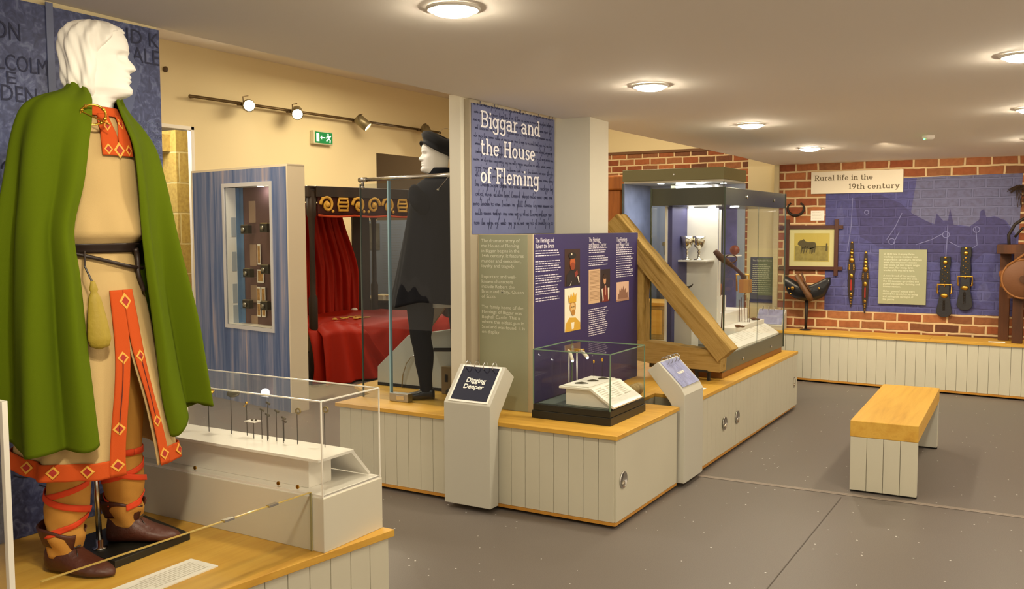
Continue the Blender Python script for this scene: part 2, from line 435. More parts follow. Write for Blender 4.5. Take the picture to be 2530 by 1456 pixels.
def slab(mb, s, o, r, u, cap, width, lift=.002):
    r, u = Vector(r), Vector(u); n = r.cross(u).normalized(); o0 = Vector(o)
    tot = sum(GL[c][0] for c in s); sy = cap / .7; sx = width / tot
    def P(x, y): return o + r * (x * sx) + u * (y * sy)
    X = 0.; cnt = 0
    for ch in s:
        w, d = GL[ch]
        for t in d.split():
            cnt = (cnt + 1) % 9; o = Vector(o0) + n * (lift + .00025 * cnt)
            k = t[0]; a = [float(q) for q in t[1:].split(',')]
            if k == 'v': mb.add([P(X + a[0] - TW / 2, a[1]), P(X + a[0] + TW / 2, a[1]), P(X + a[0] + TW / 2, a[2]), P(X + a[0] - TW / 2, a[2])], [(0, 1, 2, 3)])
            elif k == 'h': mb.add([P(X + a[1], a[0] - SH / 2), P(X + a[2], a[0] - SH / 2), P(X + a[2], a[0] + SH / 2), P(X + a[1], a[0] + SH / 2)], [(0, 1, 2, 3)])
            elif k == 'l':
                dx, dy = a[2] - a[0], a[3] - a[1]; L = math.hypot(dx, dy); nx, ny = -dy / L * TW / 2, dx / L * TW / 2
                mb.add([P(X + a[0] - nx, a[1] - ny), P(X + a[0] + nx, a[1] + ny), P(X + a[2] + nx, a[3] + ny), P(X + a[2] - nx, a[3] - ny)], [(0, 1, 2, 3)])
            else:
                if k == 'e': a = a + [0, 360]
                q = 22; I = []; O = []
                for i in range(q + 1):
                    th = math.radians(lerp(a[4], a[5], i / q)); c_, s_ = math.cos(th), math.sin(th)
                    O.append(P(X + a[0] + (a[2] + TW / 2) * c_, a[1] + (a[3] + SH / 2) * s_)); I.append(P(X + a[0] + (a[2] - TW / 2) * c_, a[1] + (a[3] - SH / 2) * s_))
                mb.add(I + O, [(i, i + 1, q + 2 + i, q + 1 + i) for i in range(q)])
        X += w
    return mb
def boards(mb, a, b, z0, z1, nrm, pitch, t=.016, gap=.0024):
    """tongue-and-groove boards on the vertical plane from a to b (xy), outward normal nrm"""
    a, b = Vector(a), Vector(b); L = (b - a).length; n = max(1, round(L / pitch)); d = (b - a) / L; p = L / n
    for i in range(n):
        s0, s1 = i * p + (gap / 2 if i else 0), (i + 1) * p - (gap / 2 if i < n - 1 else 0)
        mb.extrude([(s0, z0), (s1, z0), (s1, z1), (s0, z1)], (a.x, a.y, 0), (d.x, d.y, 0), (0, 0, 1), (nrm[0], nrm[1], 0), t)
    return mb
# ------------------------------------------------------------------ the setting
b = MB(); b.box(-13, 3.2, -2.5, 14, -.1, 0); struct('floor', b, floor_mat())
def slab_ceiling(mb, poly, t):
    lo = [(x, y, zceil(y)) for x, y in poly]; hi = [(x, y, zceil(y) + t) for x, y in poly]; n = len(poly)
    mb.add(lo + hi, [tuple(range(n))[::-1], tuple(range(n, 2 * n))] + [(i, (i + 1) % n, n + (i + 1) % n, n + i) for i in range(n)])
b = MB(); slab_ceiling(b, [(-3.18, -2.5), (3.2, -2.5), (3.2, 10.6), (-2.66, 10.6), (-2.72, 9.0), (-2.93, 6.4), (-3.06, 4.44), (-3.15, 2.6)], .28)
struct('ceiling', b, white_c)
b = MB(); b.box(-13, -2.0, 3.0, 14, 3.6, 3.7); struct('ceiling_hall', b, white_c)
# left wall that carries the carved-stone mural
b = MB(); b.box(-3.4, -3.15, -2.5, 2.53, 0, 2.75); struct('wall_left', b, cream_w)
# cream wall of the hall with two openings
b = MB()
b.box(-8.24, -8.2, 2.5, 5.4, 0, 3.6); b.box(-8.24, -8.2, 5.4, 7.0, 2.69, 3.6); b.box(-8.24, -8.2, 7.0, 10.18, 0, 3.6)
b.box(-8.24, -8.2, 10.18, 11.9, 2.65, 3.6); b.box(-8.24, -8.2, 11.9, 12.3, 0, 3.6)
struct('wall_hall', b, cream_w)
b = MB(); b.box(-8.245, -8.185, 6.985, 7.03, 0, 2.72); b.box(-8.245, -8.185, 5.4, 7.03, 2.68, 2.72); struct('trim_1', b, white_p, bevel=.004)
# far brick wall with a cream wall set back above it
b = MB(); b.box(-8.2, -2.9, 12.0, 12.3, 0, 2.62); struct('wall_back', b, brick_m)
b = MB(); b.box(-8.2, -2.9, 11.985, 12.3, 2.62, 2.655); struct('trim_2', b, mat('ledge', '#6d4a2c', .7))
b = MB(); b.box(-8.2, -2.0, 12.12, 12.3, 2.655, 3.6); struct('wall_upper', b, cream_w)
# brick wall with the printed mural
b = MB(); b.box(-2.62, 3.2, 10.09, 10.4, 0, 2.5); struct('wall_rear', b, brick_m)
b = MB(); b.box(-2.665, -2.615, 10.06, 10.4, .0, 2.5); struct('trim_3', b, mat('plaster_edge', '#c3b48f', .8))
b = MB(); b.box(-2.99, -2.665, 10.2, 10.6, 0, 2.6); struct('column', b, cream_w)
# partition end under the ceiling edge, and the pillar behind the title board
b = MB(); b.box(-3.15, -3.07, 4.6, 5.72, .508, zceil(4.6) + .02); b.box(-3.15, -2.765, 5.72, 6.02, .508, zceil(5.7) + .02)
struct('pillar', b, mat('pillar_paint', '#d3cebd', .7))
# room beyond the left opening: sandstone pier and dark blue door
stone = brick('sandstone', '#c8ae62', '#bfa55a', '#d8c88e', 3.0, .36, 'yz', vary=False)
b = MB(); b.box(-9.4, -9.0, 7.45, 7.8, 0, 2.77); struct('pier', b, stone)
b = MB(); b.box(-9.5, -9.1, 5.0, 7.45, 2.52, 2.72); struct('lintel', b, stone)
b = MB(); b.box(-12.6, -12.4, 2.5, 13.5, 0, 3.6); struct('wall_passage', b, mat('passage_paint', '#c9b27a', .85))
b = MB(); b.box(-12.4, -8.45, 2.5, 10.4, 2.98, 3.05); struct('ceiling_passage', b, white_p)
b = MB(); b.box(-9.6, -9.4, 10.45, 14, 0, 3.6); struct('wall_inner', b, mat('brown_wall', '#7d6a4c', .85))
b = MB(); b.box(-12.4, -12.34, 9.2, 10.4, 0, 2.46); d_ = struct('door_1', b, mat('blue_door', '#27324a', .5), bevel=.01)
b = MB(); b.box(-12.335, -12.325, 9.3, 9.72, .3, 2.2); b.box(-12.335, -12.325, 9.86, 10.3, .3, 2.2); b.build('door_panel', mat('blue_door_panel', '#303d59', .5), d_)
# joint strip in the floor
b = MB()
b.add([(-1.95, 5.645, .002), (3.2, 5.83, .002), (3.2, 5.875, .002), (-1.95, 5.69, .002)], [(0, 1, 2, 3)])
struct('trim_4', b, mat('floor_strip', '#a89a8e', .5))
b = MB()
for k in (.012, .03):
    b.add([(-1.95, 5.645 + k, .003), (3.2, 5.83 + k, .003), (3.2, 5.834 + k, .003), (-1.95, 5.649 + k, .003)], [(0, 1, 2, 3)])
b.add([(-1.075, -2, .003), (-1.071, -2, .003), (-1.061, 5.62, .003), (-1.065, 5.62, .003)], [(0, 1, 2, 3)])
struct('trim_5', b, mat('floor_seam', '#544c46', .6))

# ------------------------------------------------------------------ ceiling lamps
dl = None
for i, (x, y, lab) in enumerate([(-1.93, 4.74, 'large round recessed ceiling lamp nearest the title board'), (-1.92, 6.6, 'round recessed ceiling lamp, second of the row leading to the brick wall'),
        (-1.93, 8.45, 'round recessed ceiling lamp closest to the brick wall'), (-.165, 4.79, 'recessed ceiling lamp cut by the right picture edge, upper one'),
        (-.18, 8.53, 'faint recessed ceiling lamp at the right picture edge above the mural'), (-.17, 6.66, 'recessed ceiling lamp just outside the right picture edge'),
        (-1.93, 2.85, 'recessed ceiling lamp over the green cloaked figure, out of frame'), (-.17, 2.9, 'recessed ceiling lamp in front of the bench, out of frame'),
        (-1.2, .9, 'recessed ceiling lamp near the visitor entrance, out of frame'), (1.2, .9, 'recessed ceiling lamp far right of the entrance, out of frame'), (1.6, 4.8, 'recessed ceiling lamp right of the bench, out of frame'), (1.6, 8.0, 'recessed ceiling lamp right of the mural, out of frame')]):
    z = zceil(y)
    if dl is None:
        dl = thing('ceiling_lamp', lab, 'ceiling light', (x, y, z), 0, 'recessed ceiling lamps')
        q = MB(); q.lathe([(.082, -.001), (.1, -.001), (.1, -.008), (.094, -.012), (.082, -.01)], n=32, cap=False); q.build('trim_ring', white_p, dl, local=True, smooth=True)
        q = MB(); q.lathe([(.083, -.004), (.081, -.012), (.07, -.022), (.045, -.029), (.01, -.031)], n=32); q.build('diffuser', lampface, dl, local=True, smooth=True)
    else: copy_tree(dl, (x, y, z), 0, lab)
q = MB(); q.lathe([(.045, 0), (.045, -.02), (.03, -.032)], (-.908, 7.93, zceil(7.93)), n=20); sd = q.build('smoke_detector', white_c, smooth=True)
tag(sd, 'small smoke detector with a green pilot light on the ceiling', 'detector')
q = MB(); q.ball((-.935, 7.9, zceil(7.93) - .03), .006, 8); q.build('pilot_light', mat('green_led', (.05, 1, .1), emit=6), sd)

# ------------------------------------------------------------------ plinths
def base_gap(mb, x0, x1, y0, y1): mb.box(x0 + .05, x1 - .05, y0 + .05, y1 - .05, 0, .02)
def handle(parent, x, y, z, r=.047):
    q = MB(); q.lathe([(r, .002), (r, .006), (r * .86, .008), (r * .82, .003), (.001, .001)], (x, y, z), (1, 0, 0), 28); h = q.build('recessed_handle', chrome, parent, smooth=True)
    q = MB(); q.lathe([(r * .3, .0), (r * .3, .01), (r * .1, .012)], (x, y - r * .1, z - r * .4), (1, 0, 0), 14); q.build('finger_pull', silver, h, smooth=True)
# front plinth
fp = thing('display_plinth', 'pale boarded display plinth under the title board, with a small glass case on its corner', 'display plinth', (-2.9, 4.9, 0), 0, 'boarded oak topped plinths')
q = MB(); q.prism([(-3.88, 4.43), (-1.995, 4.43), (-1.995, 5.325), (-4.2, 5.325), (-4.2, 4.97), (-3.88, 4.75)], .035, .484); q.build('carcass', groove_m, fp)
q = MB(); boards(q, (-3.88, 4.43), (-1.99, 4.43), .035, .484, (0, -1), .0885); q.build('front_boards', boards_m, fp, bevel=.0015)
q = MB(); q.box(-1.995, -1.977, 4.42, 5.322, .035, .484); q.build('side_door', boards_m, fp, bevel=.002)
handle(fp, -1.977, 4.507, .25)
q = MB(); q.prism([(-3.9, 4.395), (-1.963, 4.395), (-1.963, 5.325), (-4.22, 5.325), (-4.22, 4.96), (-3.9, 4.74)], .484, .508); q.build('oak_top', oak_x, fp, bevel=.002)
q = MB(); q.box(-3.88, -1.978, 4.41, 5.325, .018, .034); q.build('oak_skirting', oak_e, fp)
q = MB(); base_gap(q, -3.88, -1.99, 4.43, 5.325); q.build('recessed_base', dark_m, fp)
# long plinth
lp = thing('display_plinth', 'long boarded plinth running back beneath the tall glass case and timber frame', 'display plinth', (-2.9, 7, 0), 0, 'boarded oak topped plinths')
q = MB(); q.box(-3.9, -1.985, 5.69, 8.25, .035, .484); q.box(-3.9, -2.27, 5.327, 5.69, .035, .484); q.build('carcass', groove_m, lp)
q = MB(); boards(q, (-1.985, 5.69), (-1.972, 8.25), .035, .484, (1, 0), .0885); q.build('side_boards', boards_m, lp, bevel=.0015)
for y_, z_ in ((6.211, .243), (6.502, .235), (8.153, .245)): handle(lp, -1.962, y_, z_)
q = MB(); q.box(-3.9, -1.955, 5.69, 8.27, .484, .508); q.box(-3.9, -2.27, 5.327, 5.69, .484, .508); q.build('oak_top', oak_y, lp, bevel=.002)
q = MB(); q.box(-3.9, -1.966, 5.69, 8.255, .018, .034); q.build('oak_skirting', oak_e, lp)
q = MB(); base_gap(q, -3.9, -1.98, 5.69, 8.25); q.build('recessed_base', dark_m, lp)
# plinth along the brick wall (slightly skewed front)
def wy(x): return 9.738 - .0569 * (x + 2.306)
wp = thing('display_plinth', 'long low boarded plinth with oak shelf against the brick wall', 'display plinth', (-.3, 9.9, 0), 0, 'boarded oak topped plinths')
q = MB(); q.prism([(-2.8, wy(-2.8) + .018), (3.1, wy(3.1) + .018), (3.1, 10.055), (-2.8, 10.055)], .035, .49); q.build('carcass', groove_m, wp)
q = MB(); boards(q, (-2.8, wy(-2.8) + .018), (3.1, wy(3.1) + .018), .035, .49, (-.0568, -.998), .0915); q.build('front_boards', boards_m, wp, bevel=.0015)
q = MB(); q.prism([(-2.8, wy(-2.8) - .012), (-1.05, wy(-1.05) - .012), (-1.05, 10.055), (-2.8, 10.055)], .49, .515); q.prism([(-1.048, wy(-1.048) - .012), (3.1, wy(3.1) - .012), (3.1, 10.088), (-1.048, 10.055)], .49, .515)
q.build('oak_top', oak_x, wp, bevel=.002)
q = MB(); q.prism([(-2.8, wy(-2.8) - .002), (3.1, wy(3.1) - .002), (3.1, 10.05), (-2.8, 10.05)], .016, .034); q.build('oak_skirting', oak_e, wp)
q = MB(); q.prism([(-2.6, wy(-2.6) + .06), (3.0, wy(3.0) + .06), (3.0, 10.0), (-2.6, 10.0)], 0, .016); q.build('recessed_base', dark_m, wp)
# left plinth under the cloaked figure
def lx(y): return -2.047 + .146 * (y - 2.604)
mp_ = thing('display_plinth', 'oak topped plinth carrying the figure in the green cloak', 'display plinth', (-2.6, 1.8, 0), 0, 'boarded oak topped plinths')
q = MB(); q.prism([(-3.14, .3), (lx(.3) - .03, .3), (lx(2.6) - .03, 2.6), (-3.14, 2.6)], .035, .484); q.build('carcass', groove_m, mp_)
q = MB(); boards(q, (lx(.3) - .03, .3), (lx(2.6) - .03, 2.6), .035, .484, (.99, -.145), .0885); q.build('side_boards', boards_m, mp_, bevel=.0015)
q = MB(); q.prism([(-3.14, .3), (lx(.3), .3), (lx(2.614), 2.614), (-3.14, 2.614)], .484, .51); q.build('oak_top', oak_y, mp_, bevel=.002)
q = MB(); q.prism([(-3.14, .4), (lx(.4) - .08, .4), (lx(2.5) - .08, 2.5), (-3.14, 2.5)], 0, .035); q.build('recessed_base', dark_m, mp_)

# ------------------------------------------------------------------ bench
bn = thing('bench', 'oak topped bench with pale boarded ends standing on the grey floor', 'bench', (-.88, 6.52, 0), math.radians(1.5))
q = MB(); q.box(-.19, .19, -.735, .735, .338, .437); q.build('seat', oak_y, bn, local=True, bevel=.004)
for s in (-1, 1):
    q = MB(); boards(q, (-.187, .0), (.187, 0), .012, .338, (0, -1), .0935, .018)
    q.v = [(x, y + (-.715 if s < 0 else .735), z) for x, y, z in q.v]
    lg = q.build('leg', boards_m, bn, local=True, bevel=.0015)
    q = MB(); q.box(-.185, .185, (-.714 if s < 0 else .675), (-.675 if s < 0 else .716), .012, .338); q.build('leg_core', grey_p, lg, local=True)
    q = MB(); q.box(-.187, .187, s * .705 - .012, s * .705 + .012, 0, .012); q.build('foot_pad', dark_m, lg, local=True)

# ------------------------------------------------------------------ lecterns with flip cards
def ringset(parent, a, b, up, nrm, n=4):
    for i in range(n):
        p = Vector(a).lerp(Vector(b), (i + .5) / n); d = (Vector(b) - Vector(a)).normalized()
        u, w = Vector(up).normalized(), Vector(nrm).normalized()
        q = MB(); q.tube([p + (w * math.sin(t) + u * (math.cos(t))) * .026 + u * .012 for t in [2 * PI * k / 20 for k in range(20)]], .0028, 6, closed=True)
        q.build('binder_ring', chrome, parent, smooth=True)
l1 = thing('lectern', 'grey lectern holding the dark blue Digging Deeper flip cards', 'lectern', (-2.85, 4.35, 0))
q = MB(); q.extrude([(4.302, .03), (4.302, .612), (4.478, .81), (4.57, .741), (4.409, .548), (4.39, .51), (4.39, .03)], (-3.0, 0, 0), (0, 1, 0), (0, 0, 1), (1, 0, 0), .31)
q.build('lectern_body', grey_p, l1, bevel=.003)
fr = Vector((-2.975, 4.31, .621)); r_, u_ = Vector((1, 0, 0)), Vector((0, .176, .198)).normalized()
q = MB(); q.extrude([(0, 0), (.265, 0), (.265, .245), (0, .245)], fr, r_, u_, r_.cross(u_), .004); cd = q.build('flip_card', white_l, l1)
q = MB(); q.extrude([(.012, .012), (.253, .012), (.253, .235), (.012, .235)], fr + r_.cross(u_) * .004, r_, u_, r_.cross(u_), .0008); q.build('card_face', mat('navy_print', '#181b33', .6, spec=.3), cd)
text('card_title', 'Digging\nDeeper', fr + r_ * .132 + u_ * .13 + r_.cross(u_) * .005, r_, u_, .042, white_l, cd, width=.135, align='CENTER', bold=.025)
ringset(l1, fr + u_ * .24 + r_ * .01, fr + u_ * .24 + r_ * .25, r_.cross(u_), u_)
l2 = thing('lectern', 'grey lectern with pale blue flip cards between the two plinths', 'lectern', (-2.0, 5.5, 0))
q = MB(); q.extrude([(-1.935, .03), (-1.935, .578), (-1.962, .625), (-2.111, .772), (-2.181, .714), (-2.035, .534), (-2.0, .47), (-2.0, .03)], (0, 5.338, 0), (1, 0, 0), (0, 0, 1), (0, 1, 0), .338)
q.build('lectern_body', grey_p, l2, bevel=.003)
fr = Vector((-1.957, 5.36, .622)); r_ = Vector((0, 1, 0)); u_ = Vector((-.151, 0, .147)).normalized()
q = MB(); q.extrude([(0, 0), (.29, 0), (.29, .205), (0, .205)], fr, r_, u_, r_.cross(u_), .004); cd = q.build('flip_card', mat('pale_blue_print', '#8d93bd', .5, vary=.25, vscale=14), l2)
q = MB(); lines(q, fr + r_ * .09 + u_ * .105 + r_.cross(u_) * .005, r_, u_, .11, 2, .009, .0075, rag=.05); q.build('card_title', white_l, cd)
q = MB()
for k in range(26):
    p = fr + r_ * rnd.uniform(.02, .25) + u_ * rnd.uniform(.02, .18) + r_.cross(u_) * .0045; e = Vector((0, rnd.uniform(-.02, .03), 0)) + u_ * rnd.uniform(.01, .04)
    w_ = Vector((0, .003, 0)); q.add([p, p + w_, p + e + w_, p + e], [(0, 1, 2, 3)])
q.build('card_drawing', mat('drawing_blue', '#6a70a4', .6), cd)
ringset(l2, fr + u_ * .2 + r_ * .02, fr + u_ * .2 + r_ * .27, r_.cross(u_), u_)

# ------------------------------------------------------------------ title board and text panels
tb = thing('title_board', 'tall blue board reading Biggar and the House of Fleming fixed to the pillar', 'sign', (-3.05, 5.2, 1.6))
bluep = mat('title_blue', '#666d96', .55, vary=.12, vscale=3)
q = MB(); q.box(-3.07, -3.031, 4.64, 5.71, .508, zceil(4.64) - .004); q.build('board', mat('board_edge', '#a59a85', .6), tb, bevel=.001)
q = MB(); q.box(-3.031, -3.027, 4.655, 5.705, 1.565, zceil(5.7) - .006); q.build('printed_face', bluep, tb)
q = MB()
def stroke(pts, w_):
    for p0, p1 in zip(pts, pts[1:]):
        dx, dz = p1[0] - p0[0], p1[1] - p0[1]; L_ = math.hypot(dx, dz) or 1e-6; nx, nz = -dz / L_ * w_ / 2, dx / L_ * w_ / 2
        q.add([(-3.0262, p0[0] - nx, p0[1] - nz), (-3.0262, p1[0] - nx, p1[1] - nz), (-3.0262, p1[0] + nx, p1[1] + nz), (-3.0262, p0[0] + nx, p0[1] + nz)], [(0, 1, 2, 3)])
z = 2.335; row = 0
while z > 1.585:
    y = 4.665 + rnd.uniform(0, .03); xh = .012 if z > 1.9 else .017; w_ = .0036 if z > 1.9 else .005
    while y < 5.67:
        for _ in range(rnd.randint(2, 7)):
            if y > 5.67: break
            k = rnd.random(); wd = xh * rnd.uniform(.7, 1.1); zz = z + rnd.uniform(-.002, .002)
            if k < .55: pts = [(y, zz + xh * .4), (y + wd * .25, zz + xh), (y + wd * .4, zz), (y + wd * .7, zz + xh * .9), (y + wd, zz + xh * .1)]
            elif k < .72: pts = [(y, zz), (y + wd * .7, zz + xh * 2.3), (y + wd * .3, zz + xh * 2.1), (y + wd * .35, zz), (y + wd, zz + xh * .2)]
            elif k < .84: pts = [(y, zz + xh), (y + wd * .5, zz + xh * .3), (y + wd * .8, zz + xh), (y + wd * .5, zz - xh * 1.5), (y + wd * .1, zz - xh * 1.2), (y + wd, zz + xh * .2)]
            else: pts = [(y + wd * .5 + wd * .5 * math.cos(t), zz + xh * .5 + xh * .5 * math.sin(t)) for t in (0, 1.2, 2.4, 3.6, 4.8, 6.2)]
            stroke(pts, w_); y += wd
        y += xh * rnd.uniform(.7, 1.6)
    z -= .047 if z > 1.95 else .058
q.build('handwriting', mat('script_ink', '#454a72', .7), tb)
for s_, z_, y1_ in (('Biggar and', 2.21, 5.5), ('the House', 2.045, 5.43), ('of Fleming', 1.876, 5.478)):
    q = MB(); slab(q, s_, (-3.027, 4.745, z_), (0, 1, 0), (0, 0, 1), .1, y1_ - 4.745); q.build('lettering', mat('sign_white', '#e6e6ec', .5), tb)
gp = thing('text_panel', 'olive green introduction panel with pale text below the title board', 'panel', (-2.85, 4.73, .508))
q = MB(); q.box(-3.04, -2.65, 4.722, 4.76, .508, 1.565); q.build('board', mat('panel_edge', '#b5a88a', .6), gp, bevel=.001)
q = MB(); q.box(-3.02, -2.685, 4.719, 4.722, .51, 1.56); q.build('printed_face', mat('olive_print', '#979a80', .55), gp)
for s_, z_, w_ in (('The dramatic story of\nthe House of Fleming\nin Biggar begins in the\n14th century. It features\nmurder and execution,\nloyalty and tragedy.', 1.517, .295), ('Important and well-\nknown characters\ninclude Robert the\nBruce and Mary, Queen\nof Scots.', 1.302, .293), ('The family home of the\nFlemings of Biggar was\nBoghall Castle. This is\nwhere the oldest gun in\nScotland was found. It is\non display.', 1.118, .302)):
    text('lettering', s_, (-3.004, 4.719, z_), (1, 0, 0), (0, 0, 1), .0285, mat('olive_text', '#dcdecb', .6), gp, width=w_, lead=1.06, bold=.002)
pp = thing('text_panel', 'deep purple panel with portraits and three columns of white text', 'panel', (-2.66, 5.5, .508))
q = MB(); q.box(-2.69, -2.652, 4.762, 6.28, .508, 1.565); q.build('board', mat('panel_back', '#4a4458', .6), pp, bevel=.001)
q = MB(); q.box(-2.652, -2.648, 4.735, 6.283, .509, 1.563); q.build('printed_face', mat('purple_print', '#33295e', .5), pp)
ppw = mat('purple_text', '#d9d5e4', .6)
X0 = -2.648
for i, (s_, y_, z_, w_) in enumerate((('The Flemings and\nRobert the Bruce', 4.746, 1.515, .235), ("The Flemings\nand Biggar's Charter", 5.464, 1.51, .27), ('The Flemings\nand Biggar Kirk', 5.903, 1.505, .215))):
    text('heading', s_, (X0, y_, z_), (0, 1, 0), (0, 0, 1), .04, ppw, pp, width=w_, lead=.85, bold=.014)
for y_, z_, w_, n_ in ((4.746, 1.468, .34, 3), (4.746, 1.405, .345, 5), (4.746, 1.32, .345, 4), (4.746, 1.255, .34, 4), (4.746, 1.185, .34, 2), (5.464, 1.47, .32, 3), (5.464, 1.415, .3, 5), (5.464, 1.065, .33, 6), (5.464, .98, .33, 7), (5.903, 1.462, .32, 4), (5.903, 1.4, .31, 4), (5.903, 1.335, .3, 4), (5.903, 1.275, .3, 2)):
    q = MB(); lines(q, (X0, y_, z_), (0, 1, 0), (0, 0, 1), w_, n_, .0145, .0055); q.build('small_print', ppw, pp)
def picture(parent, y0, y1, z0, z1, kind):
    Y, Z, w, h = y0, z0, y1 - y0, z1 - z0
    def shape(poly, c, k, par):
        q = MB(); q.extrude([(a * w, b_ * h) for a, b_ in poly], (X0 + .001 * k, Y, Z), (0, 1, 0), (0, 0, 1), (1, 0, 0), .001)
        return q.build(k_name[kind] if par is pp else 'figure', mat('print_' + c, c, .6), par)
    k_name = {0: 'dark_portrait', 1: 'king_portrait', 2: 'manuscript_print', 3: 'lady_portrait', 4: 'castle_print'}
    def oval(cx, cy, rx, ry, n=18): return [(cx + rx * math.cos(2 * PI * i / n), cy + ry * math.sin(2 * PI * i / n)) for i in range(n)]
    full = [(0, 0), (1, 0), (1, 1), (0, 1)]
    if kind == 0:
        a = shape(full, '#3a1f14', 0, pp); shape([(.1, 0), (.12, .3), (.35, .42), (.65, .42), (.92, .3), (.95, 0)], '#241a1c', 1, a)
        shape(oval(.5, .62, .17, .17), '#b85a2a', 2, a); shape(oval(.5, .53, .15, .11), '#8e3d1d', 3, a); shape(oval(.48, .82, .24, .09), '#1b1412', 3, a); shape(oval(.42, .86, .04, .03), '#e8dcc0', 4, a)
        shape([(.3, 0), (.42, .12), (.36, .02)], '#e4dccb', 3, a); shape([(.8, .24), (.9, .05), (.95, .08), (.86, .25)], '#e4dccb', 3, a); shape([(.62, .34), (.8, .42), (.86, .3), (.7, .22)], '#8a3326', 2, a)
    elif kind == 1:
        a = shape(full, '#f1ead2', 0, pp); shape([(.02, 0), (.05, .18), (.3, .32), (.7, .3), (.98, .17), (1, 0)], '#d7a93a', 1, a)
        shape(oval(.5, .56, .2, .15), '#c9954a', 2, a); shape(oval(.48, .53, .13, .13), '#e0bb7c', 3, a); shape(oval(.52, .43, .12, .07), '#b98338', 4, a)
        shape([(.24, .66), (.2, .84), (.3, .76), (.38, .88), (.46, .78), (.55, .9), (.62, .78), (.72, .87), (.7, .66)], '#d9a92f', 4, a); shape([(.4, .2), (.6, .2), (.56, .05), (.44, .04)], '#f3efe0', 2, a)
        for e in (.42, .55): shape(oval(e, .56, .025, .012, 8), '#5c4020', 5, a)
    elif kind == 2:
        a = shape(full, '#d3b28e', 0, pp)
        for i in range(22): shape([(.08, .94 - i * .04), (.92, .94 - i * .04), (.92, .952 - i * .04), (.08, .952 - i * .04)], '#a3805c', 1, a) if i not in (10, 14) else None
    elif kind == 3:
        a = shape(full, '#2c1a1a', 0, pp); shape([(.15, 0), (.2, .35), (.5, .5), (.8, .35), (.85, 0)], '#7c2c20', 1, a); shape(oval(.42, .67, .13, .13), '#d09a70', 2, a); shape(oval(.42, .78, .17, .08), '#3a2216', 3, a)
        for p in ([(.08, .4), (.2, .42), (.3, .05), (.2, .02)], [(.72, .42), (.88, .42), (.86, .1), (.76, .04)]): shape(p, '#ded3c4', 3, a)
        shape([(.38, .5), (.52, .5), (.5, .2), (.4, .2)], '#c4927a', 4, a)
    else:
        a = shape(full, '#d6b29a', 0, pp); shape([(.1, .12), (.12, .4), (.2, .36), (.24, .62), (.3, .62), (.33, .5), (.42, .72), (.48, .55), (.56, .78), (.62, .52), (.72, .66), (.78, .4), (.88, .44), (.92, .12)], '#8a6350', 1, a)
        shape([(0, 0), (1, 0), (1, .14), (0, .1)], '#a57d66', 2, a)
picture(pp, 5.122, 5.335, 1.236, 1.468, 0); picture(pp, 5.122, 5.34, .947, 1.222, 1); picture(pp, 5.465, 5.64, 1.1, 1.326, 2); picture(pp, 5.645, 5.8, 1.1, 1.32, 3); picture(pp, 5.908, 6.12, 1.085, 1.22, 4)

# ------------------------------------------------------------------ small glass case on the corner
sc = thing('glass_case', 'small square glass case with dark plinth beside the purple panel', 'display case', (-2.34, 4.83, .508))
q = MB(); q.box(-2.59, -2.093, 4.6, 5.1, .508, .553); q.box(-2.585, -2.098, 4.605, 5.095, .553, .59); q.build('case_base', black_m, sc, bevel=.002)
q = MB(); q.box(-2.56, -2.12, 4.63, 5.07, .59, .594); q.build('inner_floor', mat('slate_green', '#5c6660', .4), sc)
def glass_box(parent, x0, x1, y0, y1, z0, z1, t, m, em, ew, top=True):
    for nm, a in (('front_pane', (x0, x1, y0, y0 + t)), ('back_pane', (x0, x1, y1 - t, y1)), ('left_pane', (x0, x0 + t, y0 + t, y1 - t)), ('right_pane', (x1 - t, x1, y0 + t, y1 - t))):
        q = MB(); q.box(*a, z0, z1); q.build(nm, m, parent)
    if top:
        q = MB(); q.box(x0, x1, y0, y1, z1, z1 + t); q.build('top_pane', m, parent)
    q = MB()
    for X in (x0, x1):
        for Y in (y0, y1): q.box(X - ew, X + ew, Y - ew, Y + ew, z0, z1 + t)
    for Z in ((z1 + t,) if top else (z1,)):
        for Y in (y0, y1): q.box(x0, x1, Y - ew, Y + ew, Z - ew, Z + ew)
        for X in (x0, x1): q.box(X - ew, X + ew, y0, y1, Z - ew, Z + ew)
    q.build('polished_edges', em, parent)
glass_box(sc, -2.58, -2.098, 4.602, 5.09, .59, .9, .006, clear, edge_g, .0028)
dr = thing('display_riser', 'white wedge riser with sloping front inside the small glass case', 'riser', (-2.3, 4.8, .594))
q = MB(); q.extrude([(-2.40, .594), (-2.12, .594), (-2.12, .6), (-2.235, .69), (-2.40, .69)], (0, 4.66, 0), (1, 0, 0), (0, 0, 1), (0, 1, 0), .34); q.build('riser_body', white_p, dr, bevel=.002)
q = MB(); q.extrude([(-2.43, .69), (-2.43, .702), (-2.228, .702), (-2.085, .608), (-2.092, .597), (-2.233, .69)], (0, 4.63, 0), (1, 0, 0), (0, 0, 1), (0, 1, 0), .4); q.build('top_board', white_l, dr, bevel=.001)
q = MB(); q.extrude([(-2.41, .703), (-2.41, .709), (-2.25, .709), (-2.25, .703)], (0, 4.65, 0), (1, 0, 0), (0, 0, 1), (0, 1, 0), .36); q.build('raised_tray', white_l, dr, bevel=.001)
sl = Vector((.143, 0, -.094)).normalized()
q = MB(); o_ = Vector((-2.215, 4.66, .697)); 
for k in range(3): lines(q, o_ + Vector((0, .115 * k, 0)), (0, 1, 0), -sl, .095, 7, .015, .005, lift=.0015)
q.build('caption_text', mat('faint_print', '#d6d1c4', .8), dr)
coin = mat('old_metal', '#4f4a40', .5, .6)
cl_ = ['thin dark metal fragment lying on the white riser, nearest the case front', 'dark brooch fragment lying in the middle of the white riser', 'dark pin lying at the rear of the white riser']
